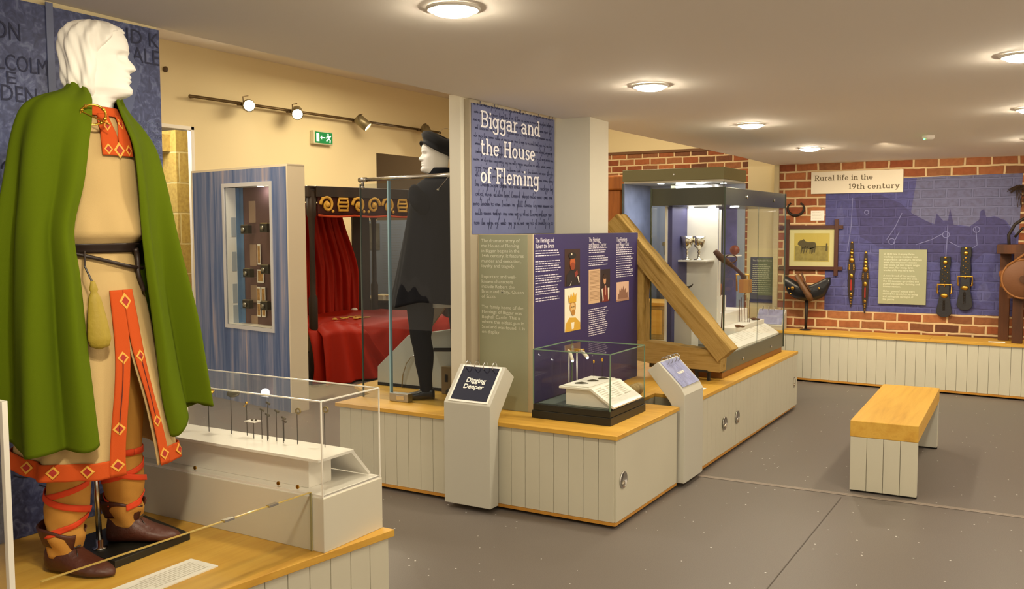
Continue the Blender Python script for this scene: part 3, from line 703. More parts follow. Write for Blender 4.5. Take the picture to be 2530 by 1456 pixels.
for i, (x, y, l_) in enumerate(((-2.33, 4.72, .07), (-2.31, 4.83, .055), (-2.29, 4.93, .05))):
    q = MB(); q.tube([(x - l_ / 2, y - .02, .713), (x, y, .716), (x + l_ / 2, y + .015, .713)], [.003, .006, .002], 8); q.ball((x, y, .715), .01, 10, (1.4, .8, .4))
    tag(q.build('metal_find', coin, smooth=True), cl_[i], 'artefact', 'small finds in the corner case')
ls = thing('display_light', 'pair of slim white case lights on rods inside the small glass case', 'lamp', (-2.52, 4.95, .594))
for x in (-2.545, -2.49):
    q = MB(); q.tube([(x, 4.98, .594), (x, 4.98, .86)], .0045, 8); q.build('rod', white_p, ls, smooth=True)
for x, d in ((-2.535, (.03, -.03, -.06)), (-2.45, (.04, -.02, -.035))):
    q = MB(); q.tube([(x - .01, 4.98, .862), (x + d[0], 4.98 + d[1], .862 + d[2])], .011, 12); hd = q.build('lamp_head', mat('lamp_head_white', '#efe8d6', .4), ls, smooth=True)
    q = MB(); q.ball((x + d[0], 4.98 + d[1], .86 + d[2]), .008, 8); q.build('lens', lampsoft, hd, smooth=True)
q = MB(); q.tube([(-2.545, 4.98, .862), (-2.44, 4.98, .866)], .009, 8); q.build('crossbar', brass, ls, smooth=True)
for i, (x, z) in enumerate(((-2.363, .8), (-2.308, .815))):
    m_ = thing('mounted_find', ['small gold find on a thin rod, left of two in the corner case', 'small gold find on a thin rod, right of two in the corner case'][i], 'artefact', (x, 4.95, .702), 0, 'finds on thin rods in the corner case')
    q = MB(); q.tube([(x, 4.95, .709), (x, 4.95, z)], .0012, 6); q.build('rod', black_m, m_)
    q = MB(); q.ball((x, 4.95, z + .006), .009, 10, (.7, .7, 1.2)); q.build('find', gold, m_, smooth=True)
def label_card(c, r, u, w, h, lab, n=4, tilt=0.):
    """small card lying on a surface: c corner, r/u directions"""
    r, u = Vector(r).normalized(), Vector(u).normalized(); nn = r.cross(u)
    t = thing('label_card', lab, 'label', c, 0)
    q = MB(); q.extrude([(0, 0), (w, 0), (w, h), (0, h)], c, r, u, nn, .004); cd = q.build('card', card_m, t)
    q = MB(); lines(q, Vector(c) + r * w * .08 + u * h * .85 + nn * .004, r, u, w * .84, n, h * .72 / n, h * .18 / n + .001); q.build('print', mat('faint_print', '#c9c4b6', .8), t)
    return t
label_card((-2.42, 5.2, .509), (0, -1, 0), (1, 0, 0), .15, .08, 'small white label card on the oak top behind the corner case') if False else None
label_card((-2.40, 5.22, .509), (.5, .85, 0), (-.85, .5, 0), .13, .07, 'small white label card on the oak top behind the small glass case')
label_card((-2.03, 5.72, .509), (0, 1, 0), (-1, 0, 0), .3, .07, 'white label card on the long plinth beside the pale blue flip cards')
# ------------------------------------------------------------------ figures
def hat01(x, a, b):  # smooth step
    t = max(0., min(1., (x - a) / (b - a))); return t * t * (3 - 2 * t)
HEADP = [  # z, front, back, half width
 (-.13, .062, .075, .078), (-.09, .05, .062, .062), (-.05, .047, .058, .056), (-.02, .052, .06, .055), (-.006, .066, .062, .053), (.002, .092, .06, .05), (.012, .108, .066, .052), (.025, .111, .072, .058), (.04, .104, .078, .061),
 (.055, .103, .08, .064), (.075, .102, .083, .067), (.1, .099, .086, .07), (.125, .094, .089, .073), (.145, .101, .091, .0755), (.165, .102, .091, .076), (.185, .098, .088, .074), (.205, .087, .08, .067), (.222, .066, .064, .053), (.234, .036, .042, .032), (.239, .008, .01, .008)]
def head_r(phi, z):
    f, bk, hw = interp(HEADP, z)
    c, s = math.cos(phi), math.sin(phi)
    A = f if c > 0 else bk
    e = 2.25
    r = 1. / ((abs(c) / A) ** e + (abs(s) / hw) ** e) ** (1 / e)
    p = (phi + PI) % (2 * PI) - PI
    g = lambda x, m, w: math.exp(-((x - m) / w) ** 2)
    # nose wedge, sockets, brow, lips, cheeks
    nz = 0.
    if .078 < z < .138: nz = .022 * hat01(z, .078, .090) * (1 - hat01(z, .092, .138) * .9)
    r += nz * g(p, 0, .17 + .05 * g(z, .09, .012)) + .006 * g(abs(p), .2, .08) * g(z, .088, .009)
    r -= .017 * g(abs(p), .38, .17) * g(z, .125, .013)
    r += .010 * g(abs(p), .38, .1) * g(z, .123, .0065)
    r += .005 * g(abs(p), .34, .25) * g(z, .145, .008)
    r += .0055 * g(p, 0, .22) * (g(z, .066, .0055) + g(z, .053, .0055)) - .004 * g(p, 0, .26) * g(z, .0595, .003) - .004 * g(p, 0, .25) * g(z, .042, .007)
    r += .004 * g(abs(p), .75, .25) * g(z, .1, .02)
    return r
def head_mesh(neck_to=-.13, nphi=84, nz=110, extra=None):
    rows = []
    for i in range(nz):
        z = lerp(neck_to, .239, i / (nz - 1))
        rows.append([((r := head_r(ph, z)) * math.cos(ph), r * math.sin(ph), z) for ph in [2 * PI * j / nphi for j in range(nphi)]])
    return rows
def hair_mesh(nphi=110, nz=80, z0=-.03):
    rows = []
    for i in range(nz):
        z = lerp(z0, .2395, i / (nz - 1)); R = []
        for j in range(nphi):
            ph = 2 * PI * j / nphi; p = (ph + PI) % (2 * PI) - PI; a = abs(p)
            # hairline: falls from the forehead down past the cheek to the jaw
            line = lerp(.62, 1.22, hat01(z, .20, .12)) if z > .12 else lerp(1.22, 1.42, hat01(z, .12, .02))
            if z > .197: line *= 1 - hat01(z, .197, .212)
            t = hat01(a, line - .1, line + .22)
            low = hat01(z, -.022, .02)
            vol = .011 + .013 * hat01(z, .14, .03) * hat01(a, 2.4, 1.3) + .004 * hat01(z, .12, .04)
            curl = .0055 * math.sin(a * 10 + z * 34 + 1.6 * math.sin(z * 28)) + .002 * math.sin(a * 23 - z * 62)
            th = -.02 + t * low * (.02 + vol) + (t * low) * curl
            r = head_r(ph, z if z > -.02 else -.02) + th
            R.append((r * math.cos(ph), r * math.sin(ph), z + .006 * math.sin(p * 5) * (1 - low)))
        rows.append(R)
    return rows
def place(rows, o, rz, tilt=0., s=1.):
    M = Matrix.Translation(o) @ Matrix.Rotation(rz, 4, 'Z') @ Matrix.Rotation(tilt, 4, 'Y') @ Matrix.Scale(s, 4)
    return [[tuple(M @ Vector(p)) for p in R] for R in rows]

# --- figure with the green cloak. world +x is the way the body faces
MX, MY = -2.66, 1.9
ER = (.581, .814); EC = (.814, -.581)
def UW(u, w, z): return (MX + u * ER[0] + w * EC[0], MY + u * ER[1] + w * EC[1], z)
man = thing('costumed_mannequin', 'white faced mannequin in a long green cloak over a cream tunic with orange trim', 'mannequin', (MX, MY, .51))
lin = mat('tunic_linen', '#c3a774', .95, spec=.15, bump=.2, bscale=900)
orange = mat('orange_wool', '#c05022', .95, spec=.12, bump=.2, bscale=800)
green = mat('green_wool', '#546509', .95, spec=.12, bump=.12, bscale=800)
tan = mat('tan_wool', '#bd8a42', .95, spec=.12, bump=.2, bscale=800)
dred = mat('dark_red', '#a32418', .7)
yel = mat('yellow_stitch', '#d9a03a', .6)
leather = mat('brown_leather', '#4a2418', .45, bump=.3, bscale=40, vary=.3, vscale=12)
# body: one continuous surface from neck to knees (head, neck, trunk)
HO = UW(-.003, 0, 2.022); HRZ = math.radians(46)
rows = []
for z, a, b_, cx in ((1.3, .08, .11, 0), (1.36, .085, .115, 0), (1.45, .08, .11, 0), (1.55, .078, .108, 0), (1.7, .088, .125, .0), (1.82, .092, .14, 0), (1.885, .078, .125, -.005), (1.905, .062, .08, -.01)):
    rows.append([(MX - .02 + cx + a * math.cos(2 * PI * j / 84 + HRZ), MY - .02 + b_ * math.sin(2 * PI * j / 84 + HRZ), z) for j in range(84)])
rows += place(head_mesh(-.1), HO, HRZ)
q = MB(); q.grid(rows, closed=True, cap=True); q.build('body', plaster, man, smooth=True)
q = MB(); q.grid(place(hair_mesh(), HO, HRZ), closed=True, cap=True); q.build('hair', plaster, man, smooth=True)
# tunic
TUN = [(1.985, .062, .068, .005), (1.965, .075, .085, .0), (1.94, .09, .125, -.005), (1.90, .102, .158, -.008), (1.82, .115, .165, -.01), (1.70, .124, .162, -.01), (1.62, .134, .168, -.006), (1.585, .136, .168, -.004), (1.56, .118, .15, -.01), (1.54, .104, .136, -.012), (1.51, .108, .14, -.012), (1.45, .118, .15, -.01), (1.3, .142, .175, -.006), (1.1, .17, .2, 0), (.95, .188, .22, .004), (.84, .2, .236, .006)]
def tun(th, z, off=0.):
    a, b_, cx = interp(TUN, z)
    sk = hat01(z, 1.5, .9)
    back = .32 * sk * max(0, -math.cos(th)) ** 1.0
    k = 1 + back + sk * (.03 * math.sin(9 * th + 1) + .016 * math.sin(17 * th)) + (.02 * math.sin(11 * th + 2) + .018 * math.sin(5 * th)) * math.exp(-((z - 1.6) / .06) ** 2) + .006 * math.sin(7 * th + z * 20) * (1 - sk)
    return (MX - .012 + cx + (a * k + off) * math.cos(th), MY - .016 + (b_ * k + off) * math.sin(th), z)
def slit(z): return .30 * hat01(z, 1.29, .86) * .9 + .004
def hemz(th): return .842 + .03 * hat01(-math.cos(th), -.2, .8)
q = MB()
q.grid([[tun(2 * PI * j / 120, lerp(1.985, 1.285, i / 56)) for j in range(120)] for i in range(57)], closed=True)
rows = []
for i in range(46):
    t = i / 45; R = []
    g = slit(lerp(1.285, .842, t)) - .004
    for j in range(121):
        th = g + (2 * PI - 2 * g) * j / 120
        R.append(tun(th, lerp(1.285, hemz(th), t)))
    rows.append(R)
q.grid(rows); tu = q.build('tunic', lin, man, smooth=True, solid=.004)
bm = bmesh.new(); bm.from_mesh(tu.data); bmesh.ops.remove_doubles(bm, verts=bm.verts, dist=.0006); bmesh.ops.recalc_face_normals(bm, faces=bm.faces); bm.to_mesh(tu.data); bm.free()
def tstrip(name, f0, f1, za, zb, m, parent, off=.005, n=30, k=8, _o=.004):
    off += _o
    rows = []
    for i in range(n + 1):
        z = lerp(za, zb, i / n); a, c = f0(z), f1(z)
        rows.append([tun(lerp(a, c, j / k), z, off) for j in range(k + 1)])
    q = MB(); q.grid(rows); return q.build(name, m, parent, smooth=True, solid=.003)
# orange bands
tstrip('neck_band', lambda z: -2.2, lambda z: 2.2, 1.984, 1.955, orange, tu, .004, 4, 60)
pg = lambda z: .02 + .2 * hat01(z, 1.885, 1.96)
tstrip('placket', lambda z: .10 - .34 - .1 * hat01(z, 1.9, 1.96), lambda z: .10 - pg(z) * .55, 1.962, 1.832, orange, tu, .006)
tstrip('placket', lambda z: .10 + pg(z) * .55, lambda z: .10 + .34 + .1 * hat01(z, 1.9, 1.96), 1.962, 1.832, orange, tu, .006)
sw = lambda z: .235 - .05 * hat01(z, 1.3, .9)
skirt_r = tstrip('skirt_band', lambda z: -slit(z) - sw(z) - .02, lambda z: -slit(z), 1.41, .842, orange, tu, .005, 60)
skirt_l = tstrip('skirt_band', lambda z: slit(z), lambda z: slit(z) + sw(z) + .0, 1.41, .842, orange, tu, .005, 60)
rows = []
for i in range(9):
    R = []
    for j in range(141):
        th = .3 + (2 * PI - .6) * j / 140; R.append(tun(th, lerp(hemz(th) - .002, hemz(th) + .05, i / 8), .010))
    rows.append(R)
q = MB(); q.grid(rows); q.build('hem_band', orange, tu, smooth=True, solid=.003)
for nm, th0, band in (('band_seam', lambda z: -slit(z) - sw(z) * .5 - .01, skirt_r), ('band_seam', lambda z: slit(z) + sw(z) * .5, skirt_l)):
    q = MB(); q.tube([tun(th0(z), z, .0125) for z in [lerp(1.2, .97, i / 24) for i in range(25)]], .0018, 6); q.build(nm, mat('dark_stitch', '#5a1f12', .8), tu)
def diamond(th, z, r, parent):
    P = lambda s, k: [tun(th + dx * r * s / .17, z + dz * r * 1.25 * s, .0135 + k) for dx, dz in ((-1, 0), (0, -1), (1, 0), (0, 1))]
    q = MB(); q.add(P(1, 0) + P(.62, .0005), [(0, 1, 5, 4), (1, 2, 6, 5), (2, 3, 7, 6), (3, 0, 4, 7)]); q.mi = 1
    q.add(P(.62, .0005), [(0, 1, 2, 3)]); q.build('diamond_patch', [yel, dred], parent, solid=.002)
for th, z, r in ((.1, 1.85, .02), (-.12, 1.852, .014), (.32, 1.852, .014), (.27, 1.935, .014), (-.1, 1.925, .014)): diamond(th, z, r, tu)
for z in (1.20, .985, .875):
    diamond(-slit(z) - sw(z) * .5 - .01, z, .016, tu); diamond(slit(z) + sw(z) * .5, z, .016, tu)
diamond(0.02, 1.375, .021, tu)
for th in (-.75, -1.2, .75, -1.7): diamond(th, hemz(th) + .026, .016, tu)
# belt
blk = mat('belt_leather', '#2a1d18', .5)
q = MB(); q.grid([[tun(2 * PI * j / 100, z, .008 + .004 * math.sin(k * PI / 4)) for j in range(100)] for k, z in enumerate((1.528, 1.534, 1.543, 1.552, 1.557))], closed=True); bl = q.build('belt', blk, man, smooth=True, solid=.004)
q = MB(); q.tube([tun(th, 1.533 - .058 * hat01(th, -1.3, .75), .014) for th in [lerp(-1.4, .8, i / 40) for i in range(41)]], .006, 8); q.build('belt_cord', blk, bl, smooth=True)
q = MB(); q.tube([tun(.55 + .05 * math.sin(i * .5), lerp(1.54, 1.40, i / 16), .016 - .004 * i / 16) for i in range(17)], [.009 - .003 * i / 16 for i in range(17)], 8); q.build('belt_tail', blk, bl, smooth=True)
# pouch
rows = []
for i in range(26):
    t = i / 25; z = lerp(1.445, 1.238, t)
    rr = interp([(0, .006), (.12, .012), (.16, .009), (.25, .017), (.6, .028), (.85, .033), (.96, .026), (1, .006)], t)[0]
    rows.append([UW(-.03 + .012 * t + rr * (1 + .12 * math.sin(5 * a + 2)) * math.cos(a), .205 + rr * .75 * math.sin(a), z) for a in [2 * PI * j / 28 for j in range(28)]])
q = MB(); q.grid(rows, closed=True, cap=True); po = q.build('pouch', mat('pouch_leather', '#a08a2c', .6, bump=.4, bscale=30), man, smooth=True)
q = MB(); q.tube([UW(-.05, .155, 1.535), UW(-.05, .19, 1.49), UW(-.032, .205, 1.445)], .003, 6); q.build('pouch_cord', blk, po)
# trousers with crossed orange bindings, shoes
def legset(ax, ay, hx, hy, zf, h0, heel, toe, flip):
    prof = [(1.32, .088), (1.2, .088), (1.05, .082), (.95, .075), (.86, .066), (.78, .064), (.72, .067), (.68, .06), (.655, .054), (.632, .062), (.612, .056), (.592, .05), (.56, .045)]
    dz = zf - .51
    def P(a, z, off=0.):
        r = interp(prof, z)[0] + .0035 * math.sin(4 * a + z * 60) * hat01(z, .75, .6) + off
        t = hat01(z, .56, 1.05); cx, cy = lerp(ax, hx, t), lerp(ay, hy, t)
        return (cx + r * 1.04 * math.cos(a), cy + r * math.sin(a), z + dz)
    q = MB(); q.grid([[P(2 * PI * j / 40, lerp(1.3, .565, i / 80)) for j in range(40)] for i in range(81)], closed=True, cap=True)
    lg = q.build('trouser_leg', tan, man, smooth=True)
    for d, z0, z1, turns in ((1, .835, .655, 1.5), (-1, .80, .64, 1.35)):
        rows = [[P(flip + d * turns * 2 * PI * i / 90, lerp(z0, z1, i / 90) + w, .004) for w in (-.010, -.004, .004, .010)] for i in range(91)]
        q = MB(); q.grid(rows); q.build('leg_binding', mat('binding_orange', '#d8431a', .85), lg, smooth=True, solid=.003)
    rows = [[P(2 * PI * j / 40, z, .004) for j in range(41)] for z in (.824, .836, .846)]
    q = MB(); q.grid(rows); q.build('leg_binding', MATS['binding_orange'], lg, smooth=True, solid=.003)
    # shoe
    h, t_ = Vector((*heel, zf)), Vector((*toe, zf)); d = (t_ - h); L = d.length; d.normalize(); s_ = Vector((-d.y, d.x, 0))
    SH_ = [(0., .02, .06, .004), (.03, .034, .1, 0), (.1, .042, .112, 0), (.25, .046, .11, 0), (.36, .047, .1, 0), (.46, .049, .08, 0), (.6, .051, .06, 0), (.75, .047, .046, 0), (.88, .035, .034, .002), (.97, .018, .02, .005), (1., .004, .01, .006)]
    rows = []
    for i in range(40):
        f = i / 39; w, hh, lift = interp(SH_, f)
        R = []
        for j in range(26):
            a = 2 * PI * j / 26; ca, sa = math.cos(a), math.sin(a)
            zz = lift + (hh * .5) * (1 + (abs(sa) ** .75) * (1 if sa > 0 else -1))
            ww = w * (abs(ca) ** .8) * (1 if ca > 0 else -1) * (1 - .35 * max(0, sa))
            R.append(tuple(h + d * (f * L) + s_ * ww + Vector((0, 0, zz))))
        rows.append(R)
    q = MB(); q.grid(rows, closed=True, cap=True); sh = q.build('shoe', leather, man, smooth=True)
    c = h + d * (L * .2)
    rows = []
    for i in range(6):
        rr = (.056 + .004 * i); zz = .085 + .012 * i
        rows.append([tuple(c + d * (rr * (1.02 if math.cos(a) < 0 else 1.1) * math.cos(a)) + s_ * (rr * .86 * math.sin(a)) + Vector((0, 0, zz + .012 * math.cos(a + PI) + .006 * math.sin(3 * a)))) for a in [.35 + (2 * PI - .7) * k / 30 for k in range(31)]])
    q = MB(); q.grid(rows); q.build('shoe_collar', leather, sh, smooth=True, solid=.004)
    q = MB()
    p0 = h + d * (L * .43) + Vector((0, 0, .083))
    q.tube([p0 + s_ * .02, p0 + d * .015 + Vector((0, 0, .006)), p0 - s_ * .02], .0022, 6); q.tube([p0, p0 + d * .02 - s_ * .02 + Vector((0, 0, -.012)), p0 + d * .045 - s_ * .036 + Vector((0, 0, -.045))], .0016, 6); q.build('shoe_lace', blk, sh)
legset(-2.705, 1.76, -2.69, 1.80, .51, 0, (-2.765, 1.745), (-2.525, 1.805), .4)
legset(-2.725, 2.0, -2.69, 1.96, .535, 0, (-2.775, 1.965), (-2.575, 2.105), 1.6)
# cloak
CLK = [  # z: near edge u,w | left u,w | back | right u,w | far edge u,w
 (2.065, -.045, .055, -.078, .0, -.02, -.085, .052, -.06, .058, -.005),
 (2.035, -.025, .085, -.10, .03, -.03, -.115, .07, -.085, .06, .01),
 (2.005, -.014, .115, -.165, .08, -.05, -.155, .085, -.13, .062, .03),
 (1.975, -.014, .14, -.205, .09, -.07, -.19, .11, -.17, .07, .05),
 (1.93, -.016, .165, -.228, .085, -.08, -.215, .15, -.18, .085, .062),
 (1.86, -.026, .18, -.245, .08, -.085, -.225, .186, -.16, .105, .07),
 (1.74, -.043, .20, -.262, .075, -.085, -.235, .208, -.13, .113, .075),
 (1.6, -.074, .205, -.282, .07, -.085, -.245, .222, -.11, .116, .07),
 (1.45, -.062, .21, -.30, .065, -.085, -.255, .236, -.1, .126, .065),
 (1.25, -.05, .225, -.318, .06, -.085, -.265, .262, -.09, .145, .06),
 (1.06, -.036, .24, -.333, .055, -.085, -.275, .290, -.08, .162, .06),
 (.93, -.026, .25, -.34, .05, -.085, -.28, .302, -.075, .186, .06)]
lev = cr([tuple(r) for r in CLK], 70)
NS = 150
crow = []
for k, r in enumerate(lev):
    z = r[0]; g = hat01(z, 2.0, 1.2)
    nu, nw, lu, lw, bu, bw, ru, rw, fu, fw = r[1:]
    pts = [(nu, nw), (lerp(nu, lu, .42), lerp(nw, lw, .2) + .03 * (1 - hat01(z, 1.98, 2.05)) + .018 * g), (lerp(nu, lu, .9) - .0, lw + .04), (lu, lw - .05), (lerp(lu, bu, .5) - .02, bw * .72), (bu, bw), (lerp(bu, ru, .6), lerp(bw, rw, .45) - .03), (ru, rw), (lerp(ru, fu, .45) + .03 * g, lerp(rw, fw, .55)), (fu, fw)]
    curve = cr(pts, NS); R = []
    for i, (u, w) in enumerate(curve):
        s = i / (NS - 1)
        a, c = curve[max(i - 1, 0)], curve[min(i + 1, NS - 1)]
        tx, ty = c[0] - a[0], c[1] - a[1]; L = math.hypot(tx, ty) or 1; nx, ny = -ty / L, tx / L
        ed = min(1, s / .05, (1 - s) / .05)
        fold = .033 * math.sin(2 * PI * 8.5 * s + .2 + .4 * math.sin(z * 3)) + .010 * math.sin(2 * PI * 15 * s + 1 + z * 1.2)
        d = fold * (.12 + .95 * g) * (.25 + .75 * ed)
        # a drag fold off the shoulder pin
        d += .018 * math.exp(-((s - .17) / .035) ** 2) * math.exp(-((z - 1.82) / .16) ** 2) - .022 * math.exp(-((s - .105 - (1.9 - z) * .05) / .028) ** 2) * math.exp(-((z - 1.76) / .14) ** 2)
        hz = 0.
        if k > 48: hz = (k - 48) / 21 * (.022 * hat01(s, .12, .0) + .025 * hat01(s, .1, .3) - .01 * math.sin(2 * PI * 7.5 * s) + (.05 * hat01(s, .62, .84) - .085 * hat01(s, .88, 1.)))
        R.append(UW(u - nx * d, w - ny * d, z + hz))
    crow.append(R)
q = MB(); q.grid(crow); ck = q.build('cloak', green, man, smooth=True, solid=.006)
q = MB(); bc = UW(-.012, .165, 1.948); e1 = Vector((ER[0], ER[1], 0)); e2 = Vector((EC[0] * .25, EC[1] * .25, .97)).normalized()
q.tube([Vector(bc) + e1 * (.035 * math.cos(t)) + e2 * (.03 * math.sin(t)) for t in [2 * PI * i / 36 for i in range(36)]], .0032, 8, closed=True)
for t in (.6, 2.2, 2.7, 3.3, 5.4, 5.9): q.ball(Vector(bc) + e1 * (.035 * math.cos(t)) + e2 * (.03 * math.sin(t)), .0058, 8)
br = q.build('ring_brooch', gold, man, smooth=True)
q = MB(); q.tube([Vector(bc) - e1 * .035 + e2 * .01, Vector(bc) + e1 * .045 - e2 * .03 + Vector((EC[0], EC[1], 0)) * .006], .0018, 6); q.build('brooch_pin', gold, br)
# stand
st = thing('mannequin_stand', 'black slab and chrome rod holding up the green cloaked mannequin', 'stand', (-2.74, 2.02, .51))
q = MB(); q.prism([(-2.583, 1.85), (-2.6, 2.165), (-2.91, 2.22), (-2.9, 1.87)], .51, .535); q.build('base_slab', black_m, st, bevel=.002)
q = MB(); q.tube([(-2.735, 1.905, .535), (-2.75, 1.905, .95)], .0095, 14); q.build('rod', chrome, st, smooth=True)
q = MB(); q.lathe([(.024, 0), (.024, .004), (.013, .006), (.013, .03)], (-2.735, 1.905, .535), n=20); q.build('flange', chrome, st, smooth=True)

# --- mural behind the cloaked figure
mu = thing('stone_mural', 'dark blue printed mural of carved stone lettering behind the green cloaked figure', 'mural', (-3.148, 1.2, .51))
m_, nt, p_ = base('carved_stone_print'); MATS['carved'] = m_
tc = nt.nodes.new('ShaderNodeTexCoord'); n1 = nt.nodes.new('ShaderNodeTexNoise'); n1.inputs['Scale'].default_value = 24; n1.inputs['Detail'].default_value = 10; n1.inputs['Distortion'].default_value = 1.6
nt.links.new(tc.outputs['Object'], n1.inputs['Vector']); r = nt.nodes.new('ShaderNodeValToRGB')
el = r.color_ramp.elements; el.new(.5)
for e, (q_, c) in zip(el, ((.3, '#29305a'), (.5, '#404a78'), (.68, '#67719c'))): e.position = q_; e.color = srgb(c)
nt.links.new(n1.outputs['Fac'], r.inputs[0]); nt.links.new(r.outputs[0], p_.inputs['Base Color']); p_.inputs['Roughness'].default_value = .5
q = MB(); q.box(-3.149, -3.135, -1.5, 2.528, .511, zceil(2.53) - .012); q.build('printed_face', m_, mu)
mdk = mat('carved_dark', '#282d4c', .7); mlt = mat('carved_light', '#6f789a', .6)
R_, U_ = (0, 1, 0), (0, 0, 1); MXF = -3.135
for s_, y_, z_, sz, w_ in (('ON', 1.85, 2.255, .085, .095), ('LCOLM', 1.86, 2.15, .08, .18), ('E', 1.885, 2.105, .06, .035), ('DEN', 1.865, 2.045, .08, .13), ('ID K', 2.37, 2.325, .08, .15), ('ALE', 2.40, 2.255, .085, .125), ('AN', 1.87, 1.72, .085, .13)):
    text('carved_letters', s_.replace('2', ' '), (MXF, y_, z_), R_, U_, sz, mdk, mu, width=w_, bold=.0)
q = MB(); q.box(-3.136, -3.131, 2.045, 2.072, 2.0, 2.41); q.build('carved_border', mlt, mu)
q = MB()
for i in range(26):  # mail rings of the carved knight
    for j in range(9):
        y, z = 2.33 + j * .022 + (i % 2) * .011, 2.02 - i * .018
        q.tube([(-3.134, y + .008 * math.cos(t), z + .008 * math.sin(t)) for t in (0, .8, 1.6, 2.4, 3.1)], .0018, 4, cap=False)
q.build('mail_pattern', mlt, mu)['kind'] = 'stuff'
q = MB(); q.extrude([(0, 0), (.07, .02), (.12, .12), (.16, .25), (.13, .33), (.06, .36), (.0, .28), (-.04, .12)], (-3.134, 2.27, 1.95), R_, U_, (1, 0, 0), .004); q.build('carved_figure', mat('carved_mid', '#59638a', .6), mu)
q = MB()
for k in range(120):
    y, z = rnd.uniform(1.6, 2.5), rnd.uniform(.55, 1.95); a = rnd.uniform(0, 6.28); L_ = rnd.uniform(.02, .09); cv = rnd.uniform(-2, 2)
    q.tube([(-3.134, y + L_ * t * math.cos(a + cv * t), z + L_ * t * math.sin(a + cv * t)) for t in (0, .25, .5, .75, 1)], rnd.uniform(.0015, .003), 4, cap=False)
q.build('carved_lines', mdk, mu)['kind'] = 'stuff'

# --- glass guard, acrylic cover at the left edge, label
gg = thing('glass_guard', 'low sheet of glass standing along the plinth before the cloaked figure', 'glass barrier', (-2.17, 1.82, .51))
q = MB(); q.prism([(-2.1925, 1.355), (-2.1845, 1.355), (-2.144, 2.29), (-2.152, 2.29)], .511, .712); q.build('pane', clear, gg)
q = MB(); q.prism([(-2.1925, 1.355), (-2.1845, 1.355), (-2.144, 2.29), (-2.152, 2.29)], .712, .7145); q.build('top_edge', mat('edge_gold', '#c7ad5e', .2, spec=.8), gg)
q = MB(); q.box(-2.1525, -2.1435, 2.29, 2.2925, .511, .7145); q.build('end_edge', mat('edge_olive', '#b3ad80', .3), gg)
for t in (.63, .82):
    q = MB(); q.box(-.008, .008, -.02, .02, -.004, .003); q.v = [(x + lerp(-2.188, -2.148, t), y + lerp(1.355, 2.29, t), z + .714) for x, y, z in q.v]; q.build('edge_clip', chrome, gg)
ac = thing('acrylic_cover', 'clear acrylic cover cut off by the left picture edge', 'display case', (-2.6, 1.0, .51))
for nm, a in (('end_pane', (-2.95, -2.212, 1.29, 1.3)), ('side_pane', (-2.222, -2.212, .7, 1.29)), ('top_pane', (-2.95, -2.226, .7, 1.2895))):
    q = MB(); q.box(*a, .511 if nm != 'top_pane' else 1.172, 1.172 if nm != 'top_pane' else 1.182); q.build(nm, acryl, ac)
q = MB(); q.box(-2.224, -2.21, 1.288, 1.302, .511, 1.182); q.box(-2.95, -2.2245, 1.292, 1.302, 1.17, 1.1825); q.build('polished_edges', edge_w, ac)
label_card((-2.437, 2.03, .5105), (0, -1, 0), (1, 0, 0), .31, .128, 'large white label card on the oak plinth at the cloaked figure\'s feet', 7)

# ------------------------------------------------------------------ long acrylic case with mounted finds
ca = thing('acrylic_case', 'long clear acrylic case on a pale box at the end of the left plinth', 'display case', (-2.6, 2.45, .51))
q = MB(); q.box(-3.13, -2.095, 2.296, 2.608, .51, .696); q.build('pale_box', mat('box_paint', '#cfcab8', .55), ca, bevel=.002)
q = MB(); q.box(-3.12, -2.1, 2.3, 2.6, .696, .706); q.build('lip', white_l, ca)
def acr_box(x0, x1, y0, y1, z0, z1, t, parent):
    glass_box(parent, x0, x1, y0, y1, z0, z1 - t, t, acryl, edge_w, .0022)
acr_box(-3.12, -2.1, 2.298, 2.602, .70, 1.026, .007, ca)
for x in (-2.72, -2.3, -2.21):
    q = MB(); q.lathe([(.007, 0), (.007, -.004)], (x, 2.297, .722), (0, 1, 0), 12); q.build('screw', brass, ca)
rs = thing('display_riser', 'long white shelf riser with sloping end inside the acrylic case', 'riser', (-2.6, 2.45, .706))
q = MB(); q.box(-3.08, -2.205, 2.345, 2.46, .706, .812); q.build('riser_body', white_p, rs, bevel=.002)
q = MB(); q.box(-3.1, -2.125, 2.308, 2.49, .812, .822); q.build('top_board', white_l, rs, bevel=.001)
q = MB(); q.extrude([(2.482, .815), (2.492, .822), (2.592, .714), (2.584, .708)], (-3.1, 0, 0), (0, 1, 0), (0, 0, 1), (1, 0, 0), .965); q.build('sloping_board', white_l, rs)
dm = mat('find_dark', '#4b4536', .5, .5)
specs = [(-2.80, .978, 'disc', 'dish shaped gold find on a tall pin, far left in the acrylic case'), (-2.69, .975, 'bowl', 'dark dished find on a tall pin, second from left in the acrylic case'), (-2.62, .942, 'bead', 'small gold bead on a pin, third from left in the acrylic case'),
         (-2.56, .886, 'tray', 'white square tray with dark beads on a short pin in the acrylic case'), (-2.53, .93, 'tee', 'dark pin head beside the white tray, first of the close group'), (-2.51, .955, 'tee', 'tallest dark pin head of the close group in the acrylic case'),
         (-2.49, .918, 'tee', 'small dark pin head, third of the close group in the acrylic case'), (-2.455, .932, 'tee', 'dark hooked find, fourth of the close group in the acrylic case'), (-2.43, .896, 'tee', 'lowest dark find at the right of the close group'),
         (-2.41, .914, 'tee', 'dark find behind the lowest one of the close group'), (-2.352, .94, 'ring', 'yellowish ring find on a pin, second from right in the acrylic case'), (-2.232, .955, 'ring', 'dark knobbed find on the rightmost pin in the acrylic case')]
